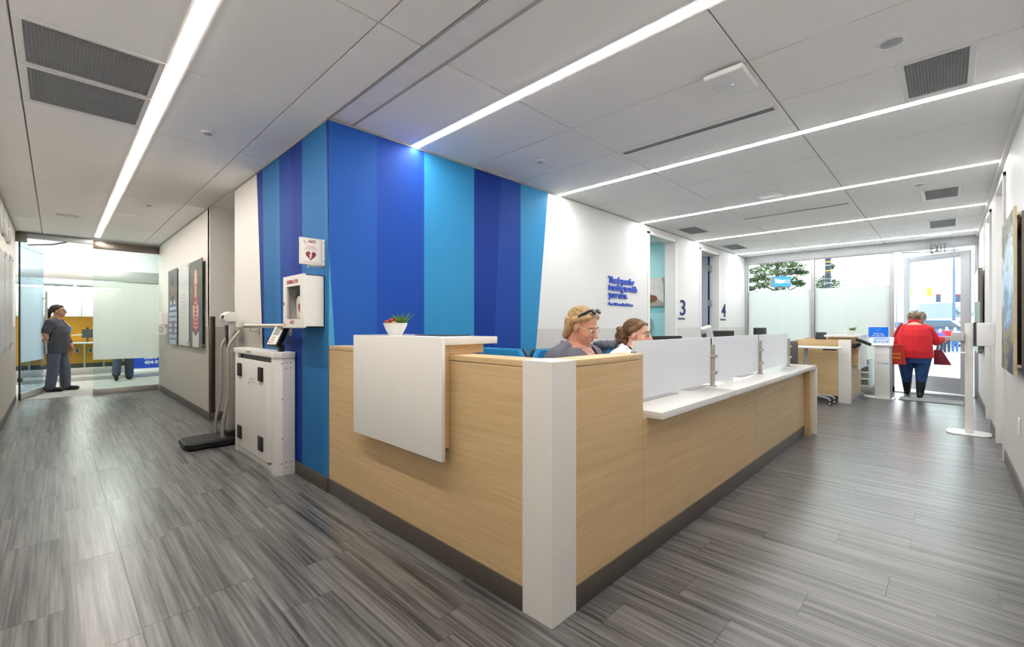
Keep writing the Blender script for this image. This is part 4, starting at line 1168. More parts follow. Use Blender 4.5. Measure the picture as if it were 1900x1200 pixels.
# workroom with the orange wall
ow = struct(B(-2.2, 3.4, 17.85, 17.95, 0, 3.3).build('wall_workroom_rear', 'wall_white', smooth=0))
B(-2.2, 3.4, 17.84, 17.85, 0.12, 1.46).build('orange_paint', 'orange', ow, smooth=0)
B(-2.2, 3.4, 17.83, 17.85, 0, 0.12).build('dark_base', 'base', ow, smooth=0)
struct(B(-2.2, 3.4, 15.4, 17.85, 2.6, 2.65).build('ceiling_workroom', 'tile', smooth=0))
cbs = 0
CUPL = ['leftmost white wall cupboard above the orange wall', 'second white wall cupboard from the left above the orange wall', 'middle white wall cupboard above the orange wall', 'white wall cupboard above the desk phone at the orange wall', 'rightmost white wall cupboard, behind the frosted glass']
for i in range(5):
    x0 = -0.85 + i * 0.45
    lb = CUPL[i]
    o = thing('wall_cupboard', lb, 'cupboard', (x0 + 0.225, 17.66, 1.46), group='white wall cupboards above the orange wall')
    B(x0 + 0.003, x0 + 0.447, 17.52, 17.84, 1.46, 2.32).build('body', 'white', o, smooth=0)
    d_ = B(x0 + 0.006, x0 + 0.444, 17.5, 17.519, 1.465, 2.315).build('cupboard_door', 'white', o, bevel=0.002)
    hx_ = x0 + (0.40 if i % 2 == 0 else 0.05)
    MB().tube([(hx_, 17.5, 1.52), (hx_, 17.475, 1.525), (hx_, 17.475, 1.62), (hx_, 17.5, 1.625)], 0.005, 8).build('cupboard_handle', 'steel', d_)
o = thing('workroom_light', 'bright linear light hung in front of the white cupboards beyond the glass', 'ceiling light', (0.3, 17.2, 2.24))
B(-0.7, 1.25, 17.15, 17.25, 2.27, 2.30).build('housing', 'darkgrey', o)
B(-0.7, 1.25, 17.15, 17.25, 2.235, 2.268).build('diffuser', 'led', o, smooth=0)
for x_ in (-0.5, 1.0): MB().cyl((x_, 17.2, 2.30), (x_, 17.2, 2.601), 0.006).build('hanger', 'steel', o)
wd = thing('work_table', 'white topped table on steel legs against the orange wall', 'table', (0.8, 17.5, 0))
B(-0.6, 2.0, 17.2, 17.82, 0.70, 0.735).build('table_top', 'white', wd, bevel=0.003)
for x_ in (-0.5, 0.55, 0.95, 1.9): MB().cyl((x_, 17.28, 0), (x_, 17.28, 0.70), 0.022).build('leg', 'steel', wd)
dp = thing('desk_phone', 'grey desk phone on the table in front of the orange wall', 'phone', (0.98, 17.4, 0.735))
MB().prism([(0.78, 17.32, 0.7355), (0.78, 17.5, 0.7355), (0.78, 17.5, 0.90), (0.78, 17.47, 0.90)], (0.36, 0, 0)).build('phone_body', 'greyplas', dp, bevel=0.004)
B(0.86, 1.1, 17.43, 17.462, 0.845, 0.885).build('phone_display', 'navyprint', dp)
MB().cap((0.80, 17.36, 0.82), (0.80, 17.46, 0.87), 0.022, 0.022).build('handset', 'darkgrey', dp)
o = thing('webcam_monitor', 'small dark monitor with a webcam on an arm before the orange wall', 'monitor', (0.62, 17.45, 0.735))
B(0.50, 0.74, 17.44, 17.47, 0.86, 1.10).build('housing', 'darkgrey', o, bevel=0.004)
MB().ell((0.62, 17.45, 1.135), 0.035).build('webcam', 'black', o)
MB().cyl((0.62, 17.46, 0.7355), (0.62, 17.46, 0.87), 0.02).build('stand', 'darkgrey', o)
MB().cyl((0.30, 17.44, 0.93), (0.52, 17.45, 0.95), 0.012).build('arm', 'steel', o)
for (x_, lb) in ((0.42, 'left power outlet on the orange wall under the table'), (0.70, 'right power outlet on the orange wall under the table')):
    o = thing('power_outlet', lb, 'outlet', (x_, 17.836, 0.42))
    B(x_ - 0.05, x_ + 0.05, 17.832, 17.8395, 0.42, 0.56).build('plate', 'greyplas', o, bevel=0.002)
    B(x_ - 0.02, x_ + 0.02, 17.829, 17.8325, 0.45, 0.53).build('sockets', 'darkgrey', o, smooth=0)
# blue floor-standing sign
o = thing('yard_sign', 'low blue and white campaign sign standing beyond the frosted glass', 'sign', (1.75, 15.0, 0))
sx, sy = 1.36, 15.05
B(sx, sx + 0.75, sy, sy + 0.02, 0.03, 0.55).build('board', 'white', o, smooth=0)
B(sx + 0.02, sx + 0.73, sy - 0.002, sy, 0.09, 0.52).build('blue_field', 'blueprint', o, smooth=0)
MB().text('Steve S', (sx + 0.25, sy - 0.0025, 0.33), XD, ZD, height=0.085, ext=0.001, bold=0.03).build('name_line', 'white', o, smooth=0)
MB().text('404-91', (sx + 0.25, sy - 0.0025, 0.20), XD, ZD, height=0.085, ext=0.001, bold=0.03).build('number_line', 'white', o, smooth=0)
B(sx + 0.02, sx + 0.73, sy - 0.05, sy + 0.07, 0.0, 0.03).build('foot', 'white', o, smooth=0)

# ------------------------------------------------------------------ right wall
o = thing('large_artwork', 'large blue and gold abstract artwork on bars on the right wall', 'artwork', (4.85, YR + 0.05, 0.88))
art = NT('abstract_art_print')
mp = noise_vec(art, (1.3, 1, 2.0), 'World')
nz = art.n('ShaderNodeTexNoise'); nz.inputs['Scale'].default_value = 2.2; nz.inputs['Detail'].default_value = 9; nz.inputs['Roughness'].default_value = 0.65
art.l(mp.outputs[0], nz.inputs['Vector'])
sep = art.n('ShaderNodeSeparateXYZ'); g_ = art.n('ShaderNodeNewGeometry'); art.l(g_.outputs['Position'], sep.inputs[0])
ma = art.n('ShaderNodeMath', operation='MULTIPLY_ADD'); ma.inputs[1].default_value = 0.55; ma.inputs[2].default_value = -0.72
art.l(sep.outputs['Z'], ma.inputs[0])
ad = art.n('ShaderNodeMath', operation='ADD'); art.l(nz.outputs['Fac'], ad.inputs[0]); art.l(ma.outputs[0], ad.inputs[1])
rp = art.n('ShaderNodeValToRGB'); cr = rp.color_ramp
cols = [(0.22, (20, 34, 54)), (0.34, (52, 78, 110)), (0.42, (150, 140, 70)), (0.5, (84, 120, 156)), (0.6, (150, 190, 222)), (0.7, (206, 224, 238)), (0.82, (96, 100, 60)), (0.92, (40, 52, 60))]
cr.elements[0].position = cols[0][0]; cr.elements[0].color = rgb(cols[0][1]); cr.elements[1].position = cols[-1][0]; cr.elements[1].color = rgb(cols[-1][1])
for p_, c_ in cols[1:-1]:
    e_ = cr.elements.new(p_); e_.color = rgb(c_)
art.l(ad.outputs[0], rp.inputs[0]); art.l(rp.outputs[0], art.b.inputs['Base Color']); art.b.inputs['Roughness'].default_value = 0.5
B(4.40, 5.30, YR + 0.055, YR + 0.065, 0.885, 2.0).build('print', art.m, o, smooth=0)
B(4.385, 4.40, YR + 0.052, YR + 0.068, 0.885, 2.0).build('edge_strip', mat('brass_edge', (205, 188, 155), 0.35, 0.4), o, smooth=0)
for z_ in (0.95, 1.94):
    MB().cyl((4.33, YR + 0.045, z_), (5.37, YR + 0.045, z_), 0.009).build('support_bar', 'nickel', o)
    for x_ in (4.45, 5.25): MB().cyl((x_, YR + 0.001, z_), (x_, YR + 0.055, z_), 0.01).build('standoff', 'nickel', o)
B(4.42, 5.28, YR + 0.004, YR + 0.03, 0.92, 1.97).build('backer', 'steel_dark', o, smooth=0)
o = thing('far_wall_artwork', 'narrow framed panel on bars near the front window on the right wall', 'artwork', (9.7, YR + 0.05, 0.82))
B(9.15, 10.3, YR + 0.05, YR + 0.062, 0.82, 2.03).build('print', mat('pale_blue_print', (176, 204, 228), 0.3, var=0.25, scale=(2, 2, 2)), o, smooth=0)
B(9.135, 9.15, YR + 0.02, YR + 0.065, 0.82, 2.03).build('edge_strip', 'steel_dark', o, smooth=0)
for z_ in (0.86, 1.99):
    MB().cyl((9.08, YR + 0.04, z_), (10.36, YR + 0.04, z_), 0.009).build('support_bar', 'nickel', o)
    for x_ in (9.2, 10.25): MB().cyl((x_, YR + 0.001, z_), (x_, YR + 0.05, z_), 0.01).build('standoff', 'nickel', o)
for (x_, z_, lb) in ((4.85, 0.43, 'white power outlet low on the right wall under the large artwork'), (9.6, 0.45, 'white power outlet low on the right wall near the entrance')):
    o = thing('power_outlet', lb, 'outlet', (x_, YR + 0.005, z_))
    B(x_ - 0.04, x_ + 0.04, YR + 0.0035, YR + 0.012, z_, z_ + 0.12).build('plate', 'whiteplas', o, bevel=0.003)
    for dz in (0.025, 0.07): B(x_ - 0.017, x_ + 0.017, YR + 0.012, YR + 0.015, z_ + dz, z_ + dz + 0.028).build('socket', 'whiteplas', o, bevel=0.002)

# hand sanitiser stand
hs = thing('sanitiser_stand', 'white floor-standing hand sanitiser station with flat oval base by the entrance', 'sanitiser stand', (7.18, -0.17, 0))
rr = Vector((math.sin(YAW), -math.cos(YAW), 0))          # plate lies roughly square to the walkway
bs = []
for i in range(32):
    t = 2 * math.pi * i / 32
    ex_, ey_ = math.copysign(abs(math.cos(t)) ** 0.5, math.cos(t)), math.copysign(abs(math.sin(t)) ** 0.5, math.sin(t))
    bs.append((7.19 + 0.17 * ey_, -0.175 + 0.18 * ex_, 0.0))
MB().prism(bs, (0, 0, 0.012)).build('base_plate', 'whiteplas', hs, bevel=0.003)
B(7.16, 7.20, -0.215, -0.145, 0.012, 1.245).build('post', 'white', hs, bevel=0.006)
B(7.10, 7.20, -0.375, -0.235, 0.99, 1.245).build('dispenser_housing', 'whiteplas', hs, bevel=0.012, seg=3)
B(7.155, 7.165, -0.26, -0.222, 1.20, 1.48).build('sign_holder', 'glass', hs, smooth=0)
B(7.17, 7.176, -0.262, -0.222, 1.20, 1.48).build('sign_card', 'whiteplas', hs, bevel=0.001, seg=1)
B(7.08, 7.2, -0.14, -0.035, 1.04, 1.14).build('bottle_tray', 'greyplas', hs, bevel=0.006)
B(7.06, 7.2, -0.145, -0.02, 0.905, 0.915).build('drip_tray', 'whiteplas', hs, bevel=0.004)
B(7.15, 7.17, -0.24, -0.21, 0.985, 1.25).build('mount', 'darkgrey', hs, smooth=0)

# ------------------------------------------------------------------ second desk by the windows
fd = thing('greeter_desk', 'small oak and white greeter desk by the front windows', 'desk', (9.2, 1.5, 0))
FX, FY = 8.6, 1.07
B(FX, FX + 0.10, FY + 0.155, 1.80, BH, 0.985).build('wood_panel', 'oak', fd, bevel=0.001, seg=1)
B(FX + 0.02, FX + 0.10, FY + 0.155, 1.80, 0, BH).build('plinth', 'base', fd, smooth=0)
B(FX - 0.004, FX + 0.12, FY - 0.004, FY + 0.152, 0, 0.99).build('corner_post', 'quartz_matte', fd, bevel=0.002)
B(FX + 0.122, 9.75, FY, FY + 0.1, BH, 0.985).build('wood_panel', 'oak', fd, bevel=0.001, seg=1)
B(FX + 0.122, 9.75, FY - 0.005, FY + 0.05, 0, BH).build('plinth', 'steel', fd, bevel=0.002)
B(FX + 0.1, 9.75, FY + 0.1, 1.9, 0.72, 0.75).build('worktop', 'oak', fd, bevel=0.002)
B(9.75, 9.79, FY, 1.9, 0, 0.985).build('end_panel', 'oak', fd, bevel=0.001, seg=1)
B(FX + 0.18, 9.62, FY - 0.10, FY - 0.075, 0.53, 1.06).build('ledge_panel', 'quartz', fd, bevel=0.002)
B(FX + 0.12, 9.62, FY - 0.075, FY + 0.36, 1.03, 1.06).build('ledge_slab', 'quartz', fd, bevel=0.002)
B(FX + 0.20, 9.60, FY - 0.075, FY - 0.001, 0.58, 1.03).build('ledge_backing', 'oak', fd, bevel=0.001, seg=1)
B(FX + 0.20, 9.60, FY + 0.001, FY + 0.32, 0.986, 1.03).build('ledge_riser', 'oak', fd, bevel=0.001, seg=1)
succulent((9.05, 1.13, 1.0605), 'small white bowl of green succulents on the greeter desk', 1.0, False, 9)
o = thing('desk_phone', 'black screen standing on the greeter desk behind the oak panel', 'phone', (9.05, 1.55, 0.75))
mt = Matrix.Rotation(R(14), 3, 'X') @ Matrix.Rotation(R(0), 3, 'Z')
MB().obox((9.0, 1.52, 1.0), 0.02, 0.075, 0.10, Matrix.Rotation(R(16), 3, 'Y')).build('screen', 'black', o, bevel=0.004)
MB().cyl((9.04, 1.52, 0.7505), (9.03, 1.52, 0.95), 0.015).lathe([(0.08, 0), (0.08, 0.012), (0.02, 0.016)], (9.05, 1.52, 0.7505)).build('stand', 'black', o)
o = thing('payment_terminal', 'black card payment terminal on a swivel bracket at the greeter desk corner', 'card terminal', (8.7, 1.0, 0.85))
MB().cyl((8.74, FY - 0.005, 0.89), (8.74, FY - 0.05, 0.89), 0.03).cyl((8.74, FY - 0.05, 0.89), (8.72, FY - 0.11, 0.93), 0.025).build('swivel_bracket', 'black', o)
MB().obox((8.70, FY - 0.15, 0.96), 0.045, 0.10, 0.022, Matrix.Rotation(R(24), 3, 'X')).build('terminal_body', 'black', o, bevel=0.01)
MB().obox((8.698, FY - 0.155, 0.985), 0.034, 0.05, 0.002, Matrix.Rotation(R(24), 3, 'X')).build('keypad', 'darkgrey', o)
MB().tube([(8.72, FY - 0.03, 0.88), (8.71, FY - 0.07, 0.80), (8.71, FY - 0.03, 0.76), (8.72, FY - 0.006, 0.82)], 0.004, 6).build('cable', 'black', o)

# overbed table on castors in front of it
ot = thing('overbed_table', 'white-topped rolling overbed table parked in front of the greeter desk', 'table', (8.2, 1.45, 0))
MB().prism([(8.30 + (0.20 * math.copysign(abs(math.sin(2 * math.pi * i / 40)) ** 0.45, math.sin(2 * math.pi * i / 40))), 1.50 + 0.36 * math.copysign(abs(math.cos(2 * math.pi * i / 40)) ** 0.45, math.cos(2 * math.pi * i / 40)), 0.86) for i in range(40)], (0, 0, 0.025)).build('table_top', 'white', ot, bevel=0.006)
B(8.22, 8.34, 1.20, 1.36, 0.835, 0.8595).build('tray_bracket', 'black', ot, bevel=0.003)
MB().cyl((8.30, 1.60, 0.12), (8.30, 1.60, 0.62), 0.036).build('column', 'steel', ot)
MB().cyl((8.30, 1.60, 0.60), (8.30, 1.60, 0.86), 0.028).build('inner_column', 'alu', ot)
B(8.26, 8.34, 1.54, 1.66, 0.07, 0.13).build('hub', 'alu', ot, bevel=0.01)
for (x_, y_) in ((8.20, 1.27), (8.46, 1.25), (8.22, 1.83), (8.44, 1.83)):
    lg_ = MB().tube([(8.30, 1.58 if y_ < 1.5 else 1.62, 0.12), (8.28 + (x_ - 8.3) * 0.5, (1.6 + y_) / 2, 0.125), (x_, y_ + (0.06 if y_ < 1.5 else -0.06), 0.115), (x_, y_ + (0.015 if y_ < 1.5 else -0.015), 0.10), (x_, y_, 0.07)], 0.014, 10).build('leg', 'alu', ot)
    MB().cyl((x_ - 0.022, y_, 0.03), (x_ - 0.008, y_, 0.03), 0.03).cyl((x_ + 0.008, y_, 0.03), (x_ + 0.022, y_, 0.03), 0.03).build('caster', 'black', lg_)
    MB().cyl((x_ - 0.026, y_, 0.03), (x_ + 0.026, y_, 0.03), 0.016).build('caster_hub', 'greyplas', lg_)

# check-in kiosk
kx, ky = 9.62, 0.78
ki = thing('check_in_kiosk', 'slim white feedback kiosk with a tilted tablet and a blue screen', 'kiosk', (kx, ky, 0), R(0))
MB().prism([(kx - 0.12, ky - 0.16, 0), (kx + 0.14, ky - 0.17, 0), (kx + 0.14, ky + 0.24, 0), (kx - 0.02, ky + 0.24, 0), (kx - 0.12, ky + 0.08, 0)], (0, 0, 0.015)).build('base_plate', 'whiteplas', ki, bevel=0.003)
B(kx - 0.07, kx + 0.06, ky - 0.11, ky + 0.085, 0.015, 0.89).build('column', 'whiteplas', ki, bevel=0.006)
B(kx - 0.06, kx + 0.05, ky - 0.135, ky - 0.111, 0.015, 0.89).build('side_trim', 'alu', ki, bevel=0.003)
mk = Matrix.Rotation(R(-32), 3, 'Y')
kh = MB().obox((kx + 0.0, ky + 0.0, 0.945), 0.125, 0.155, 0.012, mk).build('tablet_tray', 'whiteplas', ki, bevel=0.004)
MB().obox((kx - 0.003, ky + 0.0, 0.959), 0.08, 0.11, 0.0012, mk).build('tablet_screen', mat('tablet_pale_blue', (150, 180, 214), 0.2), kh, smooth=0)
for i, cc in enumerate(((70, 130, 110), (90, 150, 120), (170, 90, 130), (150, 70, 110))):
    MB().obox(Vector((kx - 0.003, ky, 0.9605)) + mk @ Vector((-0.03, 0.075 - 0.05 * i, 0)), 0.022, 0.018, 0.001, mk).build('screen_button', mat('screen_button_%d' % i, cc, 0.3), kh, smooth=0)
ms = Matrix.Rotation(R(-6), 3, 'Y')
kp = MB().obox((kx + 0.115, ky + 0.05, 1.10), 0.008, 0.145, 0.10, ms).build('screen_panel', 'whiteplas', ki, bevel=0.002)
MB().obox((kx + 0.106, ky + 0.05, 1.102), 0.001, 0.13, 0.085, ms).build('blue_display', mat('lit_blue_screen', (20, 100, 200), 0.3, emit=0.5), kp, smooth=0)
kxd = kx + 0.1035
MB().text('Thank you', (kxd, ky + 0.05, 1.068), YM, ZD, height=0.021, ext=0.001, bold=0.03, anchor='c').build('screen_lettering', 'whiteplas', kp, smooth=0)
MB().text('for your visit', (kxd + 0.002, ky + 0.05, 1.035), YM, ZD, height=0.021, ext=0.001, bold=0.03, anchor='c').build('screen_lettering', 'whiteplas', kp, smooth=0)
hp_ = heart((kxd - 0.004, ky + 0.05, 1.14), 0.055, YM, ZD)
MB().tube(hp_ + [hp_[0]], 0.0018, 5).build('heart_outline', mat('pale_blue_line', (150, 200, 240), 0.4), kp)
MB().text('Health', (kx - 0.0715, ky - 0.0, 0.575), YM, ZD, height=0.028, ext=0.001, bold=0.0).build('logo_lettering', mat('logo_pale_blue', (130, 160, 205), 0.5), ki, smooth=0)
def spark(c, s_, nrm, xd, zd, parent, mm='yellowprint'):
    xd, zd, nrm = Vector(xd), Vector(zd), Vector(nrm)
    for i in range(6):
        a = R(30 + 60 * i)
        d = xd * math.cos(a) + zd * math.sin(a)
        s2 = d.cross(nrm)
        pts = []
        for k_ in range(10):
            t = 2 * math.pi * k_ / 10
            pts.append(Vector(c) + d * (s_ * (0.62 + 0.36 * math.cos(t))) + s2 * (s_ * 0.13 * math.sin(t)))
        MB().prism(pts, nrm * 0.0015 * max(1, s_ * 10)).build('spark_ray', mm, parent, smooth=0)
spark((kx - 0.0715, ky + 0.035, 0.589), 0.022, (-1, 0, 0), (0, -1, 0), (0, 0, 1), ki)
MB().tube([(9.55, 1.06, 0.006), (9.50, 1.03, 0.08), (9.52, 0.98, 0.05), (9.6, 0.97, 0.006), (9.68, 0.98, 0.018)], 0.006, 8).build('power_cord', 'whiteplas', ki)
# brochure rack between desk and kiosk
br = thing('brochure_rack', 'pale glass-sided brochure rack behind the kiosk against the window', 'rack', (10.3, 1.15, 0))
B(10.15, 10.5, 0.98, 1.0, 0.12, 0.62).build('side_panel', 'frost_pane', br, smooth=0)
B(10.15, 10.5, 1.30, 1.32, 0.12, 0.62).build('side_panel', 'frost_pane', br, smooth=0)
B(10.10, 10.55, 0.95, 1.35, 0.0, 0.12).build('base', 'alu', br, bevel=0.004)
for i, cc in enumerate(((120, 130, 128), (150, 160, 150), (110, 120, 130), (90, 120, 160))):
    B(10.2, 10.22, 1.01, 1.29, 0.14 + i * 0.12, 0.24 + i * 0.12).build('brochure', mat('brochure_%d' % i, cc, 0.5, var=0.3, scale=(20, 20, 20)), br, smooth=0)

# ------------------------------------------------------------------ wall lettering
tx = thing('thank_you_lettering', 'raised royal blue thank-you message on the white wall', 'lettering', (5.5, YW - 0.01, 1.45))
for (s_, z_, w_, x_, hgt) in (('Thank you for', 1.790, 0.67, 5.135, 0.083), ('trusting us with', 1.692, 0.745, 5.135, 0.083), ('your care.', 1.592, 0.47, 5.14, 0.083)):
    MB().text(s_, (x_, YW - 0.0035, z_), XD, ZD, height=hgt, width=w_, ext=0.02, bold=0.028).build('message_line', 'blueprint', tx, smooth=0)
MB().text('- Your Walmart Health Team', (5.11, YW - 0.0035, 1.488), XD, ZD, height=0.037, width=0.665, ext=0.012, bold=0.03).build('signature_line', 'blueprint', tx, smooth=0)
for (n_, a, b, c_, w_) in (('3', 7.37, 7.58, 7.29, 0.27), ('4', 9.31, 9.54, 9.23, 0.30)):
    o = thing('room_number', ('large navy numeral three beside the aqua exam room doorway' if n_ == '3' else 'large navy numeral four near the front window'), 'room number', ((a + b) / 2, YW - 0.003, 1.31))
    MB().text(n_, (a, YW - 0.0035, 1.39), XD, ZD, height=0.26, width=b - a, ext=0.006, bold=0.01).build('numeral', 'navyprint', o, smooth=0)
    MB().text('Exam Room', (c_, YW - 0.0035, 1.315), XD, ZD, height=0.04, width=w_, ext=0.004).build('caption', 'navyprint', o, smooth=0)
# picture inside exam room 3 (clinician's hands) on the aqua wall
o = thing('hands_picture', 'photo panel of a clinician in a white coat clasping hands on the aqua wall', 'picture', (7.6, 3.9, 1.56))
xf = 7.585
B(xf, xf + 0.008, 3.62, 4.3, 1.565, 2.07).build('board', mat('print_grey_beige', (170, 160, 150), 0.5), o, smooth=0)
flat_poly([(3.62, 1.62), (3.78, 1.72), (3.98, 1.80), (4.3, 1.95), (4.3, 2.07), (3.66, 2.07), (3.62, 1.9)], xf).build('print_coat', mat('print_coat_white', (214, 210, 206), 0.6, var=0.08, scale=(8, 8, 8)), o, smooth=0)
flat_ell(3.86, 1.70, 0.12, 0.07, xf - 0.0003).build('print_hands', mat('print_hands_brown', (128, 82, 56), 0.5), o, smooth=0)
flat_ell(3.93, 1.79, 0.06, 0.035, xf - 0.0005).build('print_fingers', mat('print_fingers_red', (196, 96, 66), 0.5), o, smooth=0)
for (y_, z_) in ((3.65, 1.6), (3.65, 2.03), (4.27, 1.6), (4.27, 2.03)):
    MB().cyl((xf - 0.006, y_, z_), (7.616, y_, z_), 0.012).build('standoff', 'steel', o)
o = thing('exam_room_dispenser', 'clear dispenser on the aqua wall behind the seated brown-haired woman', 'dispenser', (7.58, 4.0, 1.2))
B(7.55, 7.614, 3.87, 3.93, 1.14, 1.36).build('holder', 'greyplas', o, bevel=0.006)
B(7.545, 7.551, 3.88, 3.92, 1.16, 1.24).build('label', 'navyprint', o, smooth=0)
for (x_, y_, lb) in ((6.7, 4.6, 'added unseen light panel in the aqua exam room'), (9.2, 4.9, 'added unseen light panel in the exam room with the grey door')):
    o = thing('exam_fill_light', lb, 'ceiling light', (x_, y_, 2.70))  # unseen lamp added so the exam room is lit
    B(x_ - 0.3, x_ + 0.3, y_ - 0.3, y_ + 0.3, 2.71, 2.7195).build('frame', 'trim', o, smooth=0)
    B(x_ - 0.28, x_ + 0.28, y_ - 0.28, y_ + 0.28, 2.705, 2.71).build('diffuser', emitter('exam_fill_led', (255, 250, 244), 24), o, smooth=0)

# ------------------------------------------------------------------ task chairs
def chair(loc, rotz, label, zt=1.045):
    o = thing('task_chair', label, 'chair', (loc[0], loc[1], 0), rotz, group='blue task chairs behind the desk')
    m = MB()
    n = 11
    pts = []
    for i in range(n):
        x = -0.235 + 0.47 * i / (n - 1)
        pts.append(x)
    top = [(-0.21, 0.62), (0.21, 0.62), (0.235, 0.75), (0.235, zt - 0.06), (0.19, zt), (-0.19, zt), (-0.235, zt - 0.06), (-0.235, 0.75)]
    MB().prism([(x, -0.23, z) for x, z in top], (0, 0.05, 0)).build('backrest', 'chairblue', o, world=False, bevel=0.018, seg=3)
    MB().prism([(x * 1.02, -0.252, z) for x, z in top], (0, 0.022, 0)).build('back_shell', 'black', o, world=False, bevel=0.006)
    B(-0.25, 0.25, -0.2, 0.27, 0.44, 0.52).build('seat', 'chairblue', o, world=False, bevel=0.03, seg=3)
    MB().tube([(0, -0.1, 0.43), (0, -0.29, 0.45), (0, -0.29, 0.7)], 0.02).build('back_bar', 'black', o, world=False)
    MB().cyl((0, 0, 0.08), (0, 0, 0.44), 0.028).build('gas_lift', 'black', o, world=False)
    for i in range(5):
        a = 2 * math.pi * i / 5 + 0.3
        e = Vector((math.cos(a) * 0.29, math.sin(a) * 0.29, 0.07))
        l = MB().tube([(0, 0, 0.1), e], [0.026, 0.016]).build('leg', 'black', o, world=False)
        MB().cyl((e.x - 0.02, e.y, 0.028), (e.x + 0.02, e.y, 0.028), 0.028).build('caster', 'black', l, world=False)
    return o
chair((2.10, 2.36), R(90), 'blue task chair standing empty behind the white ledge', 1.05)
chair((2.42, 1.74), R(184), 'blue task chair under the blonde woman in grey scrubs', 1.06)
chair((3.03, 1.78), R(180), 'blue task chair under the brown-haired woman in white', 0.96)
chair((6.82, 1.70), R(0), 'teal blue task chair beyond the far end of the counter', 1.01)
chair((3.9, 2.15), R(183), 'blue task chair with a dark grey jacket over its back', 1.0)
jr = thing('draped_jacket', 'dark grey jacket draped over a chair back between the two seated women', 'jacket', (3.9, 2.4, 0.72))
jm = MB()
for i in range(10):
    x = 3.63 + i * 0.06
    w_ = 0.012 * math.sin(i * 2.3)
    jm.cap((x, 2.45, 0.74 + 0.03 * math.sin(i * 1.7)), (x + 0.02, 2.415, 1.03 + w_), 0.04, 0.036)
    jm.cap((x, 2.33, 0.85), (x + 0.01, 2.385, 1.025 + w_), 0.03, 0.034)
    jm.cap((x, 2.33, 1.02 + w_), (x, 2.42, 1.03 + w_), 0.034, 0.036)
organic('cloth', jm, mat('dark_grey_fleece', (74, 76, 86), 0.9, var=0.15, scale=(40, 40, 40), bump=0.2), jr, 0.014, 5, world=True)

# ------------------------------------------------------------------ people
def skin_mat(name, c): 
    t = mat(name, c, 0.5, var=0.06, scale=(30, 30, 30))
    return t
def hair_mat(name, lo, hi):
    return streak(name, lo, hi, (70, 40, 22), 0.5, 'Object', 0.12, 0.0, (0.35, 0.65), (260, 90, 60), spec=0.35)
def fabric(name, c, v=0.08):
    return mat(name, c, 0.85, var=v, scale=(14, 14, 14), bump=0.12)
def basis(fwd, up):
    f = Vector(fwd).normalized(); u = Vector(up); r = f.cross(u).normalized(); u = r.cross(f).normalized()
    return Matrix((r, f, u)).transposed()
def hand(mb, wrist, dirv, palm, side=1, curl=0.5, s=1.0):
    """palm, four unequal bent fingers, thumb leaving the side of the palm"""
    d = Vector(dirv).normalized(); n = Vector(palm).normalized()
    n = (n - d * n.dot(d)).normalized(); x = d.cross(n) * side
    w = Vector(wrist)
    mtx = Matrix((x, d, n)).transposed()
    mb.ell(w + d * 0.045 * s, (0.038 * s, 0.052 * s, 0.016 * s), mtx)
    mb.cap(w - d * 0.02 * s, w + d * 0.03 * s, 0.024 * s, 0.024 * s)
    for i, ln in enumerate((0.068, 0.076, 0.071, 0.056)):
        b0 = w + d * 0.085 * s + x * (0.028 - 0.0185 * i) * s
        a1 = curl * 0.9
        d1 = (d * math.cos(a1) + n * math.sin(a1)).normalized()
        p1 = b0 + d1 * ln * 0.5 * s
        a2 = curl * 2.1
        d2 = (d * math.cos(a2) + n * math.sin(a2)).normalized()
        p2 = p1 + d2 * ln * 0.5 * s
        mb.cap(b0, p1, 0.0095 * s, 0.0088 * s, 10).cap(p1, p2, 0.0088 * s, 0.0072 * s, 10)
    t0 = w + d * 0.03 * s + x * 0.034 * s
    t1 = t0 + (d * 0.55 + x * 0.65 + n * 0.4).normalized() * 0.036 * s
    t2 = t1 + (d * 0.85 + x * 0.1 + n * 0.6).normalized() * 0.03 * s
    mb.cap(t0, t1, 0.0125 * s, 0.0105 * s, 10).cap(t1, t2, 0.0105 * s, 0.0085 * s, 10)
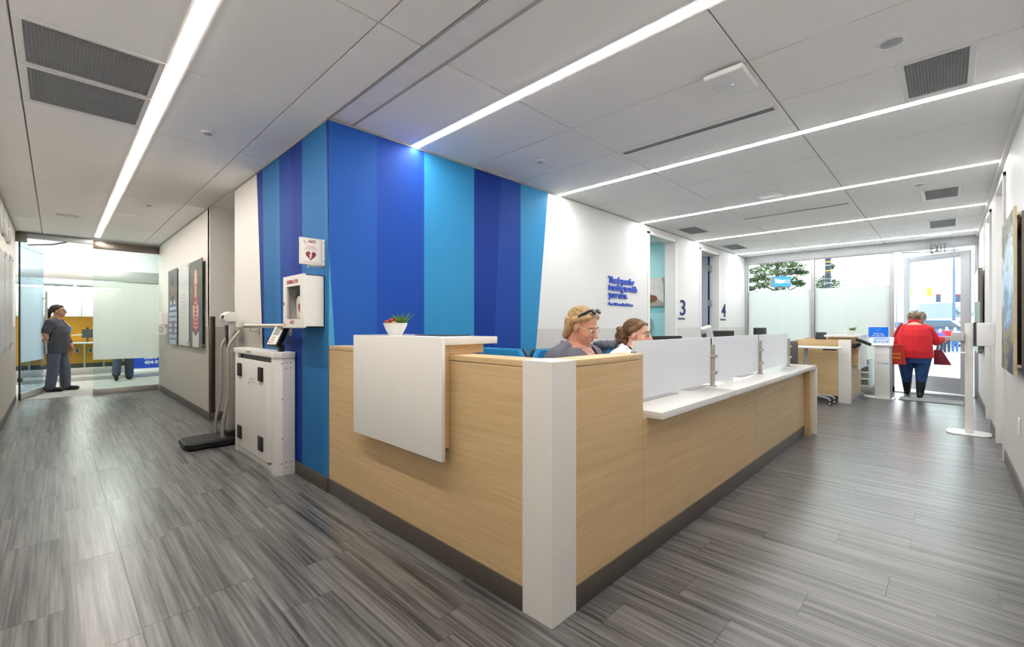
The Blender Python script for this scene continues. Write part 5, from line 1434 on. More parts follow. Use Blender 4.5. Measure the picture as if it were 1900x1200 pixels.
class Head:
    def __init__(s, c, fwd, up=(0, 0, 1), k=1.0):
        s.c = Vector(c); s.m = basis(fwd, up); s.k = k
    def p(s, x, y, z):
        return s.c + s.m @ (Vector((x, y, z)) * s.k)
    def r(s, *a):
        return tuple(q * s.k for q in a)
    def skull(s, mb, neck, chub=1.0):
        m = s.m
        mb.ell(s.p(0, -0.012, 0.03), s.r(0.074, 0.094, 0.085), m)
        mb.ell(s.p(0, 0.022, -0.028), s.r(0.061 * chub, 0.066, 0.085), m)
        mb.ell(s.p(0, 0.028, -0.076), s.r(0.048 * chub, 0.05, 0.04), m)
        mb.ell(s.p(0, 0.064, -0.095), s.r(0.021, 0.018, 0.018), m)
        for q in (-1, 1):
            mb.ell(s.p(q * 0.036, 0.055, -0.034), s.r(0.024, 0.024, 0.026), m)
            mb.ell(s.p(q * 0.078 * (0.5 + 0.5 * chub), -0.008, -0.005), s.r(0.009, 0.02, 0.031), m)
            mb.cap(s.p(q * 0.012, 0.083, 0.019), s.p(q * 0.045, 0.07, 0.02), 0.009 * s.k, 0.008 * s.k, 8)
            mb.ell(s.p(q * 0.011, 0.093, -0.036), s.r(0.009, 0.011, 0.008), m)
        mb.cap(s.p(0, 0.084, 0.014), s.p(0, 0.111, -0.032), 0.008 * s.k, 0.0125 * s.k, 10)
        mb.cap(s.p(-0.014, 0.081, -0.06), s.p(0.014, 0.081, -0.06), 0.0125 * s.k, 0.0125 * s.k, 8)
        mb.cap(s.p(0, -0.022, -0.06), neck, 0.056 * s.k * (0.6 + 0.4 * chub), 0.062 * s.k * chub)
    def face(s, parent, brow, lip, iris=(60, 70, 80)):
        for q in (-1, 1):
            e = MB().ell(s.p(q * 0.031, 0.0735, -0.0005), s.r(0.0125, 0.0095, 0.0075), s.m).build('eye', 'whiteplas', parent, world=False)
            MB().ell(s.p(q * 0.031, 0.0805, -0.002), s.r(0.0058, 0.004, 0.006), s.m).build('iris', mat('iris', iris, 0.2), e, world=False)
            MB().cap(s.p(q * 0.0155, 0.0755, 0.0085), s.p(q * 0.047, 0.0685, 0.0065), 0.0035 * s.k, 0.0028 * s.k, 6).build('eyelid', lip[1], parent, world=False)
            MB().tube([s.p(q * 0.013, 0.0935, 0.022), s.p(q * 0.03, 0.0875, 0.0275), s.p(q * 0.05, 0.0735, 0.023)], [0.0042 * s.k, 0.004 * s.k, 0.002 * s.k], 6).build('eyebrow', brow, parent, world=False)
        MB().tube([s.p(-0.022, 0.082, -0.0615), s.p(-0.008, 0.0905, -0.0585), s.p(0.008, 0.0905, -0.0585), s.p(0.022, 0.082, -0.0615)], [0.0018, 0.0036, 0.0036, 0.0018], 8).build('upper_lip', lip[0], parent, world=False)
        MB().tube([s.p(-0.02, 0.082, -0.0655), s.p(0, 0.0905, -0.067), s.p(0.02, 0.082, -0.0655)], [0.002, 0.0045, 0.002], 8).build('lower_lip', lip[0], parent, world=False)
    def glasses(s, parent, mm, r=0.021):
        g = MB()
        for q in (-1, 1):
            ring = []
            for i in range(21):
                t = 2 * math.pi * i / 20
                ring.append(s.p(q * 0.033 + math.cos(t) * 0.024, 0.099 - abs(q * 0.033 + math.cos(t) * 0.024) * 0.16, -0.004 + math.sin(t) * 0.018))
            g.tube(ring, 0.0017 * s.k, 6)
            g.tube([s.p(q * 0.057, 0.09, 0.004), s.p(q * 0.077, 0.05, 0.006), s.p(q * 0.08, -0.015, 0.004)], 0.0017 * s.k, 6)
        g.tube([s.p(-0.009, 0.098, 0.0), s.p(0, 0.1015, 0.004), s.p(0.009, 0.098, 0.0)], 0.0017 * s.k, 6)
        go = g.build('eyeglasses', mm, parent, world=False)
        for q in (-1, 1):
            MB().prism([s.p(q * 0.033 + math.cos(2 * math.pi * i / 16) * 0.0235, 0.099 - abs(q * 0.033 + math.cos(2 * math.pi * i / 16) * 0.0235) * 0.16, -0.004 + math.sin(2 * math.pi * i / 16) * 0.0175) for i in range(16)], s.m @ Vector((0, 0.0008, 0))).build('lens', 'acrylic', go, world=False)

def strands(H, parent, material, n=150, th1=205, c=(0, -0.03, 0.042), r=(0.086, 0.094, 0.086), th0=28, seed=1, drop=0.05, rad=0.0026):
    rnd = random.Random(seed)
    m = MB()
    for i in range(n):
        ps = R(-82 + 164 * (i + rnd.uniform(-0.4, 0.4)) / n)
        a0 = th0 + 34 * (abs(ps) / R(82)) ** 2 + rnd.uniform(-3, 6)
        a1 = th1 + rnd.uniform(-14, 8)
        jit = rnd.uniform(0.985, 1.03)
        pts = []
        k_ = 9
        for j in range(k_):
            t = R(a0 + (a1 - a0) * j / (k_ - 1))
            q = ps * (1 - 0.12 * math.sin(math.pi * j / (k_ - 1)))
            d = Vector((math.sin(q), math.cos(q) * math.cos(t), math.cos(q) * math.sin(t)))
            w = jit * (0.97 if j == 0 else 1.0)
            pts.append(H.p(c[0] + d.x * r[0] * w, c[1] + d.y * r[1] * w, c[2] + d.z * r[2] * w))
        if drop:
            pts.append(pts[-1] + H.m @ Vector((0, rnd.uniform(-0.012, 0.006), -drop * rnd.uniform(0.6, 1.1))))
        m.tube(pts, [rad * H.k * x for x in ([0.5] + [1.0] * (len(pts) - 2) + [0.3])], 5)
    return m.build('hair_strands', material, parent, world=False, smooth=80)

def torso(mb, rings, w=1.0, grow=0.0):
    mb.loft([(cx, cy, cz, rx * w + grow, ry * w + grow) for (cx, cy, cz, rx, ry) in rings])
def limb(mb, pts, rs, grow=0.0):
    for i in range(len(pts) - 1):
        mb.cap(pts[i], pts[i + 1], rs[i] + grow, rs[i + 1] + grow)

lipm = mat('lip_rose', (176, 104, 94), 0.5)

# -- seated woman, blonde, grey scrubs
p1 = thing('person', 'blonde woman in grey scrubs looking down behind the oak desk', 'person', (2.345, 1.775, 0), R(183))
sk = skin_mat('skin_rosy', (206, 152, 130)); lid = skin_mat('skin_lid_rosy', (190, 128, 104))
bd = MB()
tr = [(0, -0.02, 0.50, 0.20, 0.15), (0, 0.0, 0.62, 0.205, 0.16), (0, 0.03, 0.76, 0.21, 0.16), (0, 0.055, 0.92, 0.21, 0.155), (0, 0.06, 1.03, 0.20, 0.12), (0, 0.055, 1.08, 0.13, 0.085), (0, 0.055, 1.11, 0.065, 0.065)]
torso(bd, tr, 1.0)
hd1 = Head((0.0, 0.115, 1.212), (-0.10, 0.93, -0.36), (0, 0.36, 0.93), 0.99)
hd1.skull(bd, (0, 0.055, 1.07), 1.12)
armsR = [(0.21, 0.05, 1.01), (0.27, 0.08, 0.80), (0.15, 0.24, 0.775)]
armsL = [(-0.21, 0.05, 1.01), (-0.27, 0.08, 0.80), (-0.15, 0.24, 0.775)]
limb(bd, armsR, [0.058, 0.048, 0.034]); limb(bd, armsL, [0.058, 0.048, 0.034])
hand(bd, armsR[2], (-0.25, 1, -0.02), (0, 0, -1), -1, 0.35)
hand(bd, armsL[2], (0.25, 1, -0.02), (0, 0, -1), 1, 0.35)
legs = []
for q in (-1, 1):
    lgp = [(q * 0.10, 0.0, 0.545), (q * 0.13, 0.40, 0.54), (q * 0.13, 0.42, 0.10)]
    legs.append(lgp); limb(bd, lgp, [0.092, 0.066, 0.045])
    bd.cap((q * 0.13, 0.40, 0.05), (q * 0.14, 0.58, 0.04), 0.042, 0.034)
organic('body', bd, sk, p1, 0.0065, 4)
scr = fabric('scrubs_charcoal', (92, 92, 104))
tp = MB()
torso(tp, [(a, b, c, d, e) for a, b, c, d, e in tr[:-1]], 1.0, 0.016)
tp.cap((-0.10, 0.045, 1.065), (-0.21, 0.05, 1.01), 0.055, 0.075).cap((0.10, 0.045, 1.065), (0.21, 0.05, 1.01), 0.055, 0.075)
for A in (armsR, armsL):
    e = Vector(A[0]).lerp(Vector(A[1]), 0.8)
    tp.cap(A[0], e, 0.072, 0.07)
def vneck(c, y0=0.05, z0=0.90, zt=1.075, sl=0.62):
    if c.z > zt + 0.02: return True
    if c.y > y0 and c.z > z0: return abs(c.x) < (c.z - z0) * sl
    return c.z > zt - 0.03 and abs(c.x) < 0.088
organic('scrub_top', tp, scr, p1, 0.0075, 5, cut=lambda c: vneck(c, 0.06, 0.925, 1.11, 0.5))
nb = MB()
for q in (-1, 1):
    nb.tube([(0, -0.025, 1.105), (q * 0.06, -0.01, 1.112), (q * 0.092, 0.05, 1.092), (q * 0.08, 0.13, 1.055), (q * 0.045, 0.2, 0.995), (0, 0.232, 0.93)], 0.0085, 8)
nb.build('neckline_band', scr, p1, world=False)
bt = MB()
for L in legs: limb(bt, L, [0.104, 0.08, 0.066])
bt.loft([(0, -0.02, 0.46, 0.2, 0.16), (0, -0.01, 0.52, 0.22, 0.175), (0, 0, 0.6, 0.21, 0.165)])
organic('scrub_trousers', bt, scr, p1, 0.012, 4)
blonde = hair_mat('hair_blonde', (122, 96, 62), (204, 174, 128))
hm = MB()
hm.ell(hd1.p(0, -0.03, 0.042), hd1.r(0.082, 0.089, 0.081), hd1.m)
hm.ell(hd1.p(0, 0.03, 0.084), hd1.r(0.058, 0.036, 0.026), hd1.m)
hm.ell(hd1.p(0, -0.07, -0.01), hd1.r(0.074, 0.045, 0.075), hd1.m)
for q in (-1, 1):
    hm.cap(hd1.p(q * 0.058, 0.04, 0.075), hd1.p(q * 0.074, -0.03, 0.035), 0.021, 0.028)
    hm.cap(hd1.p(q * 0.072, -0.045, 0.03), hd1.p(q * 0.058, -0.075, -0.085), 0.03, 0.022)
for i in range(7):
    q = -0.06 + i * 0.02
    hm.cap(hd1.p(q, -0.09, 0.02), hd1.p(q * 0.8, -0.085, -0.105 - 0.012 * math.sin(i * 2.1)), 0.02, 0.009)
for i in range(6):
    q = -0.05 + i * 0.02
    hm.cap(hd1.p(q, 0.056, 0.086), hd1.p(q * 1.2, -0.05, 0.103), 0.009, 0.011, 8)
organic('hair', hm, blonde, p1, 0.0055, 2)
strands(hd1, p1, blonde, 190, 212, r=(0.083, 0.091, 0.082), seed=4, drop=0.045)
hd1.face(p1, mat('brow_blond', (150, 110, 72), 0.7), (lipm, lid))
hd1.glasses(p1, mat('clear_frame', (226, 222, 216), 0.25, 0.3))
sgm = MB()
for q in (-1, 1):
    sgm.tube([hd1.p(q * 0.012, 0.045, 0.126), hd1.p(q * 0.055, 0.032, 0.118), hd1.p(q * 0.087, -0.005, 0.075), hd1.p(q * 0.089, -0.03, 0.01)], [0.006, 0.009, 0.007, 0.004], 8)
sgo = sgm.tube([hd1.p(-0.014, 0.046, 0.127), hd1.p(0.014, 0.046, 0.127)], 0.005, 8).build('sunglasses', 'black', p1, world=False)
for q in (-1, 1):
    MB().ell(hd1.p(q * 0.036, 0.052, 0.12), hd1.r(0.029, 0.009, 0.02), hd1.m @ Matrix.Rotation(R(50), 3, 'X')).build('sunglass_lens', mat('dark_lens', (16, 18, 22), 0.08), sgo, world=False)
fl_ = MB()
fp = Vector((-0.01, 0.228, 0.965))
for i in range(6):
    a = 2 * math.pi * i / 6
    fl_.ell(fp + Vector((0.014 * math.cos(a), 0, 0.014 * math.sin(a))), (0.009, 0.004, 0.009))
fl_.ell(fp + Vector((-0.004, 0.0, -0.03)), (0.012, 0.004, 0.016)).build('badge_flower', 'whiteplas', p1, world=False)
MB().tube([(0.055, 0.13, 1.085), (0.03, 0.165, 1.06), (0, 0.185, 1.04), (-0.03, 0.165, 1.06), (-0.055, 0.13, 1.085)], 0.0016, 6).build('necklace', 'chrome', p1, world=False)
B(-0.145, -0.095, 0.19, 0.215, 0.985, 1.012).build('embroidered_logo', mat('embroidery_pale', (214, 206, 190), 0.7), p1, world=False)

# -- seated woman, brown hair, white coat
p2 = thing('person', 'brown-haired woman in a white coat seated behind the frosted screen', 'person', (3.03, 1.76, 0), R(181))
sk2 = skin_mat('skin_light', (224, 170, 146)); lid2 = skin_mat('skin_lid_light', (202, 146, 124))
bd = MB()
tr2 = [(0, -0.02, 0.50, 0.18, 0.14), (0, 0.0, 0.62, 0.175, 0.14), (0, 0.03, 0.76, 0.17, 0.13), (0, 0.05, 0.90, 0.185, 0.125), (0, 0.055, 0.99, 0.18, 0.10), (0, 0.05, 1.035, 0.12, 0.075), (0, 0.05, 1.055, 0.055, 0.055)]
torso(bd, tr2)
hd2 = Head((-0.02, 0.10, 1.15), (-0.12, 0.98, -0.03), (0, 0.03, 1), 0.93)
hd2.skull(bd, (0, 0.05, 0.985), 1.0)
aR = [(0.18, 0.045, 0.975), (0.22, 0.08, 0.79), (0.12, 0.24, 0.785)]
aL = [(-0.18, 0.045, 0.975), (-0.22, 0.08, 0.79), (-0.12, 0.24, 0.785)]
limb(bd, aR, [0.05, 0.042, 0.03]); limb(bd, aL, [0.05, 0.042, 0.03])
hand(bd, aR[2], (-0.25, 1, -0.02), (0, 0, -1), -1, 0.35); hand(bd, aL[2], (0.25, 1, -0.02), (0, 0, -1), 1, 0.35)
legs = []
for q in (-1, 1):
    lgp = [(q * 0.09, 0.0, 0.545), (q * 0.11, 0.40, 0.54), (q * 0.11, 0.42, 0.10)]
    legs.append(lgp); limb(bd, lgp, [0.082, 0.058, 0.04]); bd.cap((q * 0.11, 0.40, 0.05), (q * 0.12, 0.58, 0.04), 0.042, 0.034)
organic('body', bd, sk2, p2, 0.0065, 4)
coat = fabric('coat_white', (228, 228, 230), 0.03)
tp = MB(); torso(tp, tr2[:-1], 1.0, 0.018)
tp.cap((-0.09, 0.045, 1.02), (-0.18, 0.045, 0.975), 0.055, 0.072).cap((0.09, 0.045, 1.02), (0.18, 0.045, 0.975), 0.055, 0.072)
for A in (aR, aL):
    limb(tp, [A[0], A[1], Vector(A[1]).lerp(Vector(A[2]), 0.85)], [0.066, 0.058, 0.046])
organic('white_coat', tp, coat, p2, 0.0075, 5, cut=lambda c: vneck(c, 0.05, 0.90, 1.06, 0.40))
cl = MB()
for q in (-1, 1):
    cl.tube([(q * 0.03, -0.02, 1.06), (q * 0.075, 0.02, 1.065), (q * 0.078, 0.09, 1.03), (q * 0.03, 0.18, 0.90)], [0.016, 0.02, 0.02, 0.008], 8)
cl.build('collar', coat, p2, world=False)
ly = MB()
for q in (-1, 1):
    ly.tube([(q * 0.02, -0.035, 1.07), (q * 0.066, 0.01, 1.085), (q * 0.082, 0.09, 1.055), (q * 0.06, 0.165, 0.97), (q * 0.02, 0.2, 0.86)], 0.0075, 8)
ly.build('lanyard', mat('navy_lanyard', (30, 34, 58), 0.7), p2, world=False)
bt = MB()
for L in legs: limb(bt, L, [0.094, 0.07, 0.058])
bt.loft([(0, -0.02, 0.46, 0.18, 0.15), (0, -0.01, 0.52, 0.19, 0.16), (0, 0, 0.6, 0.185, 0.15)])
organic('trousers', bt, fabric('trousers_dark', (52, 54, 62)), p2, 0.012, 4)
brown = hair_mat('hair_brown', (58, 40, 28), (136, 100, 68))
hm = MB()
hm.ell(hd2.p(0, -0.03, 0.044), hd2.r(0.083, 0.09, 0.083), hd2.m)
hm.ell(hd2.p(0, 0.028, 0.083), hd2.r(0.06, 0.036, 0.028), hd2.m)
for q in (-1, 1):
    hm.cap(hd2.p(q * 0.06, 0.035, 0.07), hd2.p(q * 0.072, -0.03, 0.025), 0.02, 0.028)
for i in range(6):
    q = -0.05 + i * 0.02
    hm.cap(hd2.p(q, 0.058, 0.084), hd2.p(q * 1.2, -0.05, 0.104), 0.009, 0.011, 8)
rnd = random.Random(5)
for i in range(26):
    a, b = rnd.uniform(0, 6.28), rnd.uniform(-1, 1)
    hm.ell(hd2.p(0.045 * math.cos(a), -0.128 + 0.03 * math.sin(a), -0.02 + 0.065 * b), 0.022)
hm.cap(hd2.p(0, -0.09, 0.01), hd2.p(0, -0.14, -0.02), 0.045, 0.05)
organic('hair', hm, brown, p2, 0.0055, 1)
strands(hd2, p2, brown, 170, 186, seed=6, drop=0.0)
hd2.face(p2, mat('brow_brown', (92, 62, 44), 0.7), (lipm, lid2), (52, 66, 72))
hd2.glasses(p2, mat('thin_frame', (176, 170, 164), 0.25, 0.6))

# -- standing woman in dark scrubs holding the glass door
def rz(fx, fy): return math.atan2(fy, fx) - math.pi / 2
p3 = thing('person', 'woman in charcoal scrubs and jacket holding the corridor glass door open', 'person', (0.0, 11.80, 0), rz(0.93, -0.36))
sk3 = skin_mat('skin_tan', (178, 126, 98)); lid3 = skin_mat('skin_lid_tan', (156, 106, 82))
bd = MB()
tr3 = [(0, 0, 0.74, 0.16, 0.12), (0, 0, 0.86, 0.185, 0.14), (0, 0.015, 0.98, 0.18, 0.14), (0, 0.025, 1.10, 0.17, 0.135), (0, 0.02, 1.20, 0.165, 0.12), (0, -0.01, 1.285, 0.15, 0.085), (0, -0.01, 1.33, 0.09, 0.06), (0, 0, 1.355, 0.052, 0.052)]
torso(bd, tr3)
hd3 = Head((0.0, 0.035, 1.478), (0.02, 1, 0.10), (0, -0.1, 1), 0.98)
hd3.skull(bd, (0, 0, 1.32), 1.1)
aR = [(0.175, -0.02, 1.265), (0.235, -0.06, 1.07), (0.225, -0.045, 0.985)]
aL = [(-0.175, -0.01, 1.265), (-0.25, 0.02, 1.02), (-0.22, 0.13, 0.82)]
limb(bd, aR, [0.055, 0.046, 0.032]); limb(bd, aL, [0.055, 0.046, 0.032])
hand(bd, aR[2], (-0.1, -0.45, -0.6), (-0.8, -0.2, 0.1), 1, 0.95); hand(bd, aL[2], (0.02, 0.2, -1), (1, 0, 0), 1, 0.3)
lgs = []
for q, fy in ((-1, 0.10), (1, -0.04)):
    L = [(q * 0.09, 0, 0.78), (q * 0.10, 0.02 + fy * 0.6, 0.42), (q * 0.10, -0.01 + fy, 0.08)]
    lgs.append(L); limb(bd, L, [0.09, 0.06, 0.042]); bd.cap((q * 0.10, -0.03 + fy, 0.045), (q * 0.105, 0.14 + fy, 0.035), 0.042, 0.034)
organic('body', bd, sk3, p3, 0.008, 4)
sc3 = fabric('scrubs_dark', (62, 64, 72))
jm = MB(); torso(jm, tr3[1:-1], 1.0, 0.022)
jm.loft([(0, 0, 0.70, 0.195, 0.155), (0, 0.005, 0.82, 0.208, 0.165), (0, 0.015, 0.95, 0.2, 0.163)])
jm.cap((-0.09, 0, 1.31), aL[0], 0.05, 0.072).cap((0.09, 0, 1.31), aR[0], 0.05, 0.072)
limb(jm, [aR[0], Vector(aR[0]).lerp(Vector(aR[1]), 0.8)], [0.07, 0.066]); limb(jm, [aL[0], aL[1], Vector(aL[1]).lerp(Vector(aL[2]), 0.6)], [0.074, 0.066, 0.058])
organic('scrub_jacket', jm, sc3, p3, 0.009, 5, cut=lambda c: vneck(c, 0.03, 1.20, 1.345, 0.45))
bt = MB()
for L in lgs: limb(bt, L, [0.105, 0.084, 0.076])
bt.loft([(0, 0, 0.70, 0.18, 0.13), (0, 0, 0.8, 0.19, 0.145), (0, 0, 0.88, 0.19, 0.145)])
organic('scrub_trousers', bt, fabric('scrubs_blue_grey', (78, 82, 96)), p3, 0.01, 4)
for q, fy in ((-1, 0.10), (1, -0.04)):
    s_ = MB().cap((q * 0.10, -0.04 + fy, 0.045), (q * 0.105, 0.15 + fy, 0.04), 0.046, 0.04)
    s_.v = [(x, y, max(0.001, z)) for x, y, z in s_.v]
    s_.build('shoe', 'black', p3, world=False)
black_h = hair_mat('hair_black', (18, 14, 13), (48, 38, 34))
hm = MB().ell(hd3.p(0, -0.03, 0.043), hd3.r(0.083, 0.09, 0.076), hd3.m).ell(hd3.p(0, 0.03, 0.083), hd3.r(0.06, 0.045, 0.033), hd3.m)
for q in (-1, 1): hm.cap(hd3.p(q * 0.06, 0.03, 0.07), hd3.p(q * 0.072, -0.04, 0.01), 0.02, 0.026)
hm.ell(hd3.p(0, -0.15, 0.0), hd3.r(0.045, 0.05, 0.07), hd3.m).ell(hd3.p(0, -0.16, -0.06), hd3.r(0.038, 0.04, 0.06), hd3.m).cap(hd3.p(0, -0.1, 0.02), hd3.p(0, -0.14, 0.01), 0.04, 0.045)
organic('hair', hm, black_h, p3, 0.007, 2)
strands(hd3, p3, black_h, 120, 186, seed=7, drop=0.0, rad=0.0032)
hd3.face(p3, 'black', (lipm, lid3), (40, 30, 26)); hd3.glasses(p3, 'black')
B(-0.12, -0.06, 0.15, 0.175, 1.10, 1.19).build('id_badge', mat('badge_blue', (70, 140, 200), 0.4), p3, world=False)
MB().tube([(-0.07, 0.08, 1.30), (-0.09, 0.14, 1.24), (-0.09, 0.168, 1.19)], 0.004, 6).build('badge_strap', 'whiteplas', p3, world=False)

# -- man walking away behind the frosted screen
p4 = thing('person', 'man in jeans and a dark jacket walking away behind the frosted glass', 'person', (1.05, 13.2, 0), rz(0.15, 1))
bd = MB()
tr4 = [(0, 0, 0.82, 0.15, 0.12), (0, 0, 0.95, 0.17, 0.13), (0, 0, 1.08, 0.165, 0.12), (0, 0, 1.25, 0.185, 0.13), (0, 0, 1.38, 0.18, 0.1), (0, 0, 1.46, 0.1, 0.07), (0, 0, 1.5, 0.06, 0.06)]
torso(bd, tr4)
hd4 = Head((0, 0.02, 1.63), (0, 1, -0.05), (0, 0, 1), 1.0); hd4.skull(bd, (0, 0, 1.47))
aR = [(0.2, 0, 1.40), (0.25, -0.06, 1.12), (0.22, 0.06, 0.88)]; aL = [(-0.2, 0, 1.40), (-0.25, -0.06, 1.12), (-0.23, 0.04, 0.88)]
limb(bd, aR, [0.055, 0.045, 0.032]); limb(bd, aL, [0.055, 0.045, 0.032])
hand(bd, aR[2], (0, 0.15, -1), (-1, 0, 0), -1, 0.3); hand(bd, aL[2], (0, 0.15, -1), (1, 0, 0), 1, 0.3)
lg4 = []
for q, k_, an, toe in ((-1, (-0.10, -0.02, 0.47), (-0.10, -0.25, 0.16), (-0.10, -0.22, 0.02)), (1, (0.10, 0.03, 0.48), (0.10, 0.0, 0.08), (0.11, 0.17, 0.035))):
    L = [(q * 0.09, 0, 0.88), k_, an]; lg4.append((L, toe)); limb(bd, L, [0.095, 0.062, 0.045])
organic('body', bd, skin_d, p4, 0.01, 4)
jn = fabric('denim_dark', (48, 58, 76))
bt = MB()
for L, t_ in lg4: limb(bt, L, [0.105, 0.082, 0.075])
bt.loft([(0, 0, 0.8, 0.165, 0.13), (0, 0, 0.95, 0.18, 0.14)])
organic('jeans', bt, jn, p4, 0.011, 4)
tp = MB(); torso(tp, tr4[1:-1], 1.0, 0.02); limb(tp, aR, [0.07, 0.06, 0.048]); limb(tp, aL, [0.07, 0.06, 0.048]); tp.cap((-0.1, 0, 1.45), aL[0], 0.05, 0.07).cap((0.1, 0, 1.45), aR[0], 0.05, 0.07)
organic('jacket', tp, fabric('jacket_dark_green', (58, 76, 74)), p4, 0.011, 4)
organic('hair', MB().ell(hd4.p(0, -0.02, 0.045), hd4.r(0.08, 0.095, 0.075), hd4.m), black_h, p4, 0.009, 2)
for L, t_ in lg4:
    a_ = Vector(L[2]) + Vector((0, -0.03, -0.045))
    s_ = MB().cap(a_ if t_[1] > 0 else Vector((-0.10, -0.33, 0.14)), Vector(t_) if t_[1] > 0 else Vector((-0.10, -0.21, 0.035)), 0.045, 0.036)
    s_.v = [(x, y, max(0.001, z)) for x, y, z in s_.v]
    s_.build('shoe', 'black', p4, world=False)

# -- woman in red leaving by the entrance, seen from behind
p5 = thing('person', 'woman in a red jacket and jeans walking out of the entrance with bags', 'person', (10.2, 0.40, 0), rz(1, -0.06))
bd = MB()
tr5 = [(0, 0, 0.66, 0.21, 0.17), (0, 0.0, 0.78, 0.245, 0.19), (0, 0.02, 0.92, 0.23, 0.185), (0, 0.04, 1.05, 0.22, 0.175), (0, 0.07, 1.15, 0.19, 0.15), (0, 0.10, 1.225, 0.13, 0.10), (0, 0.115, 1.275, 0.07, 0.065)]
torso(bd, tr5)
hd5 = Head((0.02, 0.19, 1.34), (0.05, 1, -0.25), (0, 0.25, 1), 0.97); hd5.skull(bd, (0, 0.11, 1.24), 1.1)
aR = [(0.19, 0.09, 1.13), (0.29, 0.14, 0.95), (0.36, 0.42, 0.98)]
aL = [(-0.19, 0.09, 1.13), (-0.27, 0.0, 0.93), (-0.25, 0.16, 0.80)]
limb(bd, aR, [0.06, 0.05, 0.034]); limb(bd, aL, [0.06, 0.05, 0.034])
hand(bd, aR[2], (0.1, 1, 0.1), (0, 0, -1), -1, 0.6); hand(bd, aL[2], (0.05, 0.6, -0.8), (1, 0, 0), 1, 0.7)
lg5 = []
for q, k_, an in ((-1, (-0.12, 0.10, 0.36), (-0.13, 0.30, 0.09)), (1, (0.10, 0.03, 0.36), (0.085, 0.0, 0.08))):
    L = [(q * 0.12, 0, 0.68), k_, an]; lg5.append(L); limb(bd, L, [0.115, 0.07, 0.042])
organic('body', bd, sk2, p5, 0.009, 4)
redj = fabric('jacket_red', (214, 34, 44), 0.06)
tp = MB(); torso(tp, tr5[1:-1], 1.0, 0.024)
tp.loft([(0, 0, 0.665, 0.272, 0.222), (0, 0.0, 0.78, 0.272, 0.222), (0, 0.02, 0.92, 0.255, 0.21)])
for i in range(9):
    a_ = R(-150 + i * 15)
    tp.cap((0.26 * math.cos(a_), 0.205 * math.sin(a_), 0.68), (0.2 * math.cos(a_ + 0.2), 0.05 + 0.16 * math.sin(a_ + 0.2), 1.05), 0.018, 0.012, 8)
tp.cap((-0.06, 0.11, 1.225), aL[0], 0.05, 0.085).cap((0.06, 0.11, 1.225), aR[0], 0.05, 0.085)
limb(tp, [aR[0], aR[1], Vector(aR[1]).lerp(Vector(aR[2]), 0.8)], [0.085, 0.074, 0.06]); limb(tp, [aL[0], aL[1], Vector(aL[1]).lerp(Vector(aL[2]), 0.7)], [0.085, 0.074, 0.062])
tp.cap((-0.05, 0.10, 1.275), (0.05, 0.10, 1.275), 0.05, 0.05)
organic('red_jacket', tp, redj, p5, 0.01, 5)
bt = MB()
for L in lg5: limb(bt, [L[0], L[1], Vector(L[1]).lerp(Vector(L[2]), 0.45)], [0.135, 0.09, 0.072])
bt.loft([(0, 0, 0.58, 0.23, 0.175), (0, 0, 0.7, 0.255, 0.2), (0, 0, 0.8, 0.24, 0.19)])
organic('jeans', bt, fabric('denim_blue', (40, 74, 128)), p5, 0.01, 4)
for L in lg5:
    a_ = Vector(L[2]); k_ = Vector(L[1])
    s_ = MB().cap(a_ + Vector((0, -0.045, -0.04)), a_ + Vector((0, 0.15, -0.045)), 0.047, 0.036).cap(a_ + Vector((0, -0.015, -0.02)), a_.lerp(k_, 0.6), 0.055, 0.078).box(a_.x - 0.038, a_.x + 0.038, a_.y - 0.08, a_.y - 0.01, max(0.001, a_.z - 0.08), a_.z - 0.02)
    s_.v = [(x, y, max(0.001, z)) for x, y, z in s_.v]
    organic('boot', s_, mat('boot_black_leather', (24, 26, 34), 0.3), p5, 0.008, 3)
grey_h = hair_mat('hair_grey_brown', (84, 70, 56), (176, 158, 134))
hm = MB().ell(hd5.p(0, -0.025, 0.035), hd5.r(0.095, 0.10, 0.085), hd5.m)
rnd = random.Random(8)
for i in range(60):
    a = rnd.uniform(0, 6.28); b = rnd.uniform(-0.6, 1)
    c_ = math.sqrt(max(0, 1 - b * b))
    v_ = (0.13 * c_ * math.cos(a), -0.03 + 0.115 * c_ * math.sin(a), 0.01 + 0.10 * b)
    if v_[1] < 0.05: hm.ell(hd5.p(*v_), rnd.uniform(0.018, 0.028), None, 8, 6)
for i in range(16):
    hm.ell(hd5.p(-0.09 + 0.012 * i, -0.085 + 0.01 * math.sin(i * 2.0), -0.085 + 0.014 * math.sin(i * 1.3)), 0.026, None, 8, 6)
organic('hair', hm, grey_h, p5, 0.007, 1)
p5.scale = (0.9, 0.95, 1.0)
# bags
tb = thing('tote_bag', 'red and orange shoulder tote carried on the red-jacketed woman\'s left', 'bag', (9.89, 0.62, 0.56))
MB().prism([(9.84, 0.48, 0.56), (9.84, 0.76, 0.56), (9.87, 0.71, 0.90), (9.87, 0.53, 0.90)], (0.09, 0, 0.0)).build('bag_body', mat('tote_red', (186, 44, 32), 0.7, var=0.25, scale=(9, 9, 9)), tb, bevel=0.02, seg=3)
for z_ in (0.72, 0.66):
    B(9.846 + (0.72 - z_) * -0.06, 9.858, 0.55, 0.70, z_, z_ + 0.03).build('printed_band', mat('tote_print_orange', (226, 130, 40), 0.7), tb, smooth=0)
MB().tube([(9.92, 0.68, 0.89), (9.94, 0.64, 1.02), (10.02, 0.585, 1.18), (10.18, 0.56, 1.245), (10.36, 0.57, 1.20), (10.46, 0.62, 1.05)], 0.012, 8).build('shoulder_strap', mat('strap_dark_red', (96, 26, 26), 0.7), tb)
mb_ = thing('maroon_bag', 'maroon shopping bag held on the red-jacketed woman\'s right', 'bag', (10.35, 0.10, 0.5))
